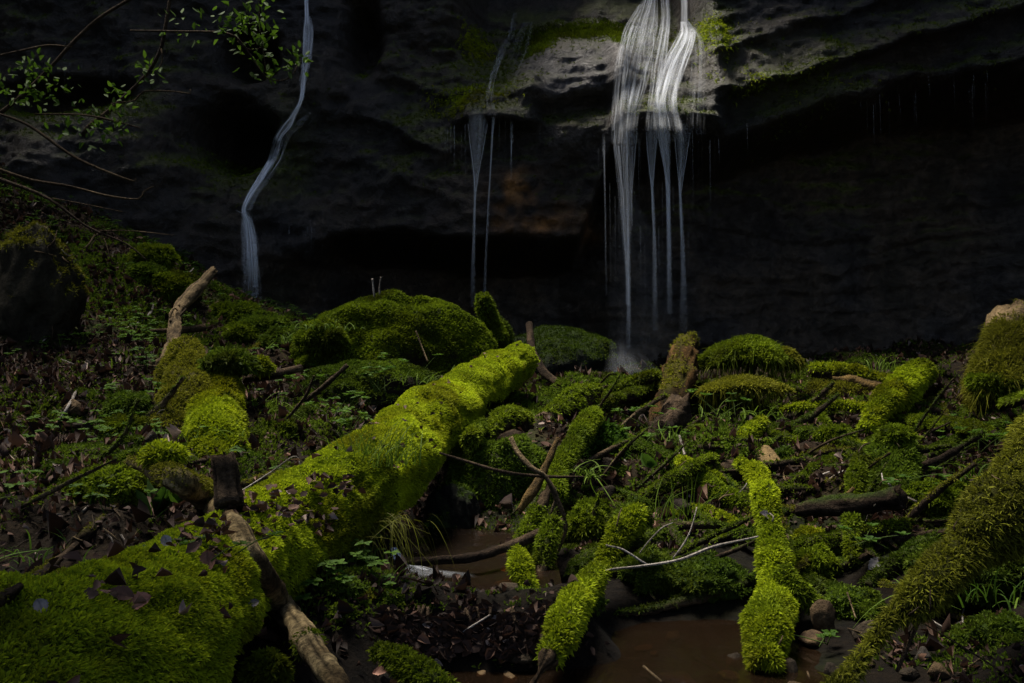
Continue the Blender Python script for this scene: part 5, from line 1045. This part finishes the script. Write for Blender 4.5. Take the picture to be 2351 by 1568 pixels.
zl_ = zone([(1010,1190,120,70),(1090,1240,90,50),(120,880,260,130),(60,1050,200,100),(200,780,180,60),(250,680,130,60),(80,480,120,60),(300,1150,200,70),(1720,1180,120,70),(1850,1090,130,60),(2050,1200,200,80),(2220,1060,140,70),(1500,1000,200,90),(1650,1130,140,50),(1000,1400,220,50),(1950,1480,250,100),(1500,1250,150,60),(870,960,200,60),(560,880,160,80),(2100,950,250,60)])
zl_ = np.maximum(zl_, .6 * ((gu > 2380) | (gu < -40)))
wl_ = np.clip(zl_ * sst(-.35, .1, nB + .15) + .25, 0, 1) * vis * dry
P, N = sample(GV, GF, GN, 900, wl_); k = len(P)
a = rng.random(k) * 6.28; d = nrm(np.stack([np.cos(a), np.sin(a), .35 * rng.standard_normal(k)], 1)); n_ = nrm(N + rng.standard_normal((k, 3)) * .45)
cD = np.array(DEAD)[rng.choice(4, k, p=[.55, .30, .12, .03])] * rng.uniform(.35, 1.2, (k, 1)); Ls = np.clip(.032 * np.exp(.45 * rng.standard_normal(k)), .012, .09)
L1 = leaflets(P + n_ * .015, d, n_, Ls, Ls * rng.uniform(.4, .75, k), cD, .95)
T_ = tris_of(LFf); ou = 1175.5 + LVv[:, 0] / LVv[:, 1] * FPX; ov = 784 - LVv[:, 2] / LVv[:, 1] * FPX     # and on the great log
wz = np.zeros(len(LVv))
for u, v, ru, rv in ((620, 1180, 90, 45), (700, 1195, 70, 30), (760, 1120, 60, 25), (470, 1260, 60, 40), (250, 1375, 90, 30)): wz = np.maximum(wz, np.exp(-(((ou - u) / ru) ** 2 + ((ov - v) / rv) ** 2) ** 1.5))
P, N = sample(LVv, LFf, LNn, 900, np.maximum(wz, .035 * (LNn[:, 2] > .2)) * (LNn[:, 1] < .3)); k = len(P); a = rng.random(k) * 6.28; d = nrm(np.stack([np.cos(a), np.sin(a), .35 * rng.standard_normal(k)], 1)); n_ = nrm(N + rng.standard_normal((k, 3)) * .5)
cD = np.array(DEAD)[rng.choice(4, k, p=[.42, .33, .18, .07])] * rng.uniform(.6, 1.2, (k, 1)); Ls = rng.uniform(.025, .055, k)
L2 = leaflets(P + n_ * .03, d, n_, Ls, Ls * .6, cD, .5)
m = merge([L1, L2]); tag(mesh('leaf_litter', m[0], m[1], M_DRY, m[2]), 'brown dead leaves strewn over the banks and logs', 'leaves', kind='stuff')
zu = zone([(2230,1020,90,40),(200,1090,260,110),(60,1180,160,100),(450,780,200,80),(560,760,140,60),(380,620,140,60),(150,540,160,60),(60,450,120,60),(900,930,250,70),(2250,1280,150,120),(330,880,120,80),(800,1340,100,90),(120,820,120,50)])
wu = zu * sst(-.1, .3, nC + .05) * vis * dry
P, N = sample(GV, GF, GN, 130, wu); q = 6; k = len(P)
hh = rng.uniform(.04, .13, k); Pc = P + np.stack([0 * hh, 0 * hh, hh], 1); Pr = np.repeat(Pc, q, 0); a = np.repeat(rng.random(k) * 6.28, q) + np.tile(np.arange(q) * 1.047, k) + rng.normal(size=k * q) * .2
d = np.stack([np.cos(a), np.sin(a), rng.uniform(-.25, .3, k * q)], 1); sz = np.repeat(rng.uniform(.025, .05, k), q)
U1 = leaflets(Pr, d, np.tile([0, -.25, 1.], (k * q, 1)), sz, sz * .6, pcol('herb', Pr, k * q, 2), .2)
U2 = strands(P, np.tile([0, 0, 1.], (k, 1)), 'herb', .1, .004, (0, 0, 0), .1, 2)
U3p, U3n = sample(GV, GF, GN, 60, wu); U3 = strands(U3p, np.tile([0, 0, 1.], (len(U3p), 1)), 'grass', .16, .006, (0, 0, -.6), .4, 5)
m = merge([U1, U2, U3]); tag(mesh('undergrowth', m[0], m[1], M_LEAF, m[2]), 'low leafy plants and thin grass covering the damp banks', 'plants', kind='stuff')
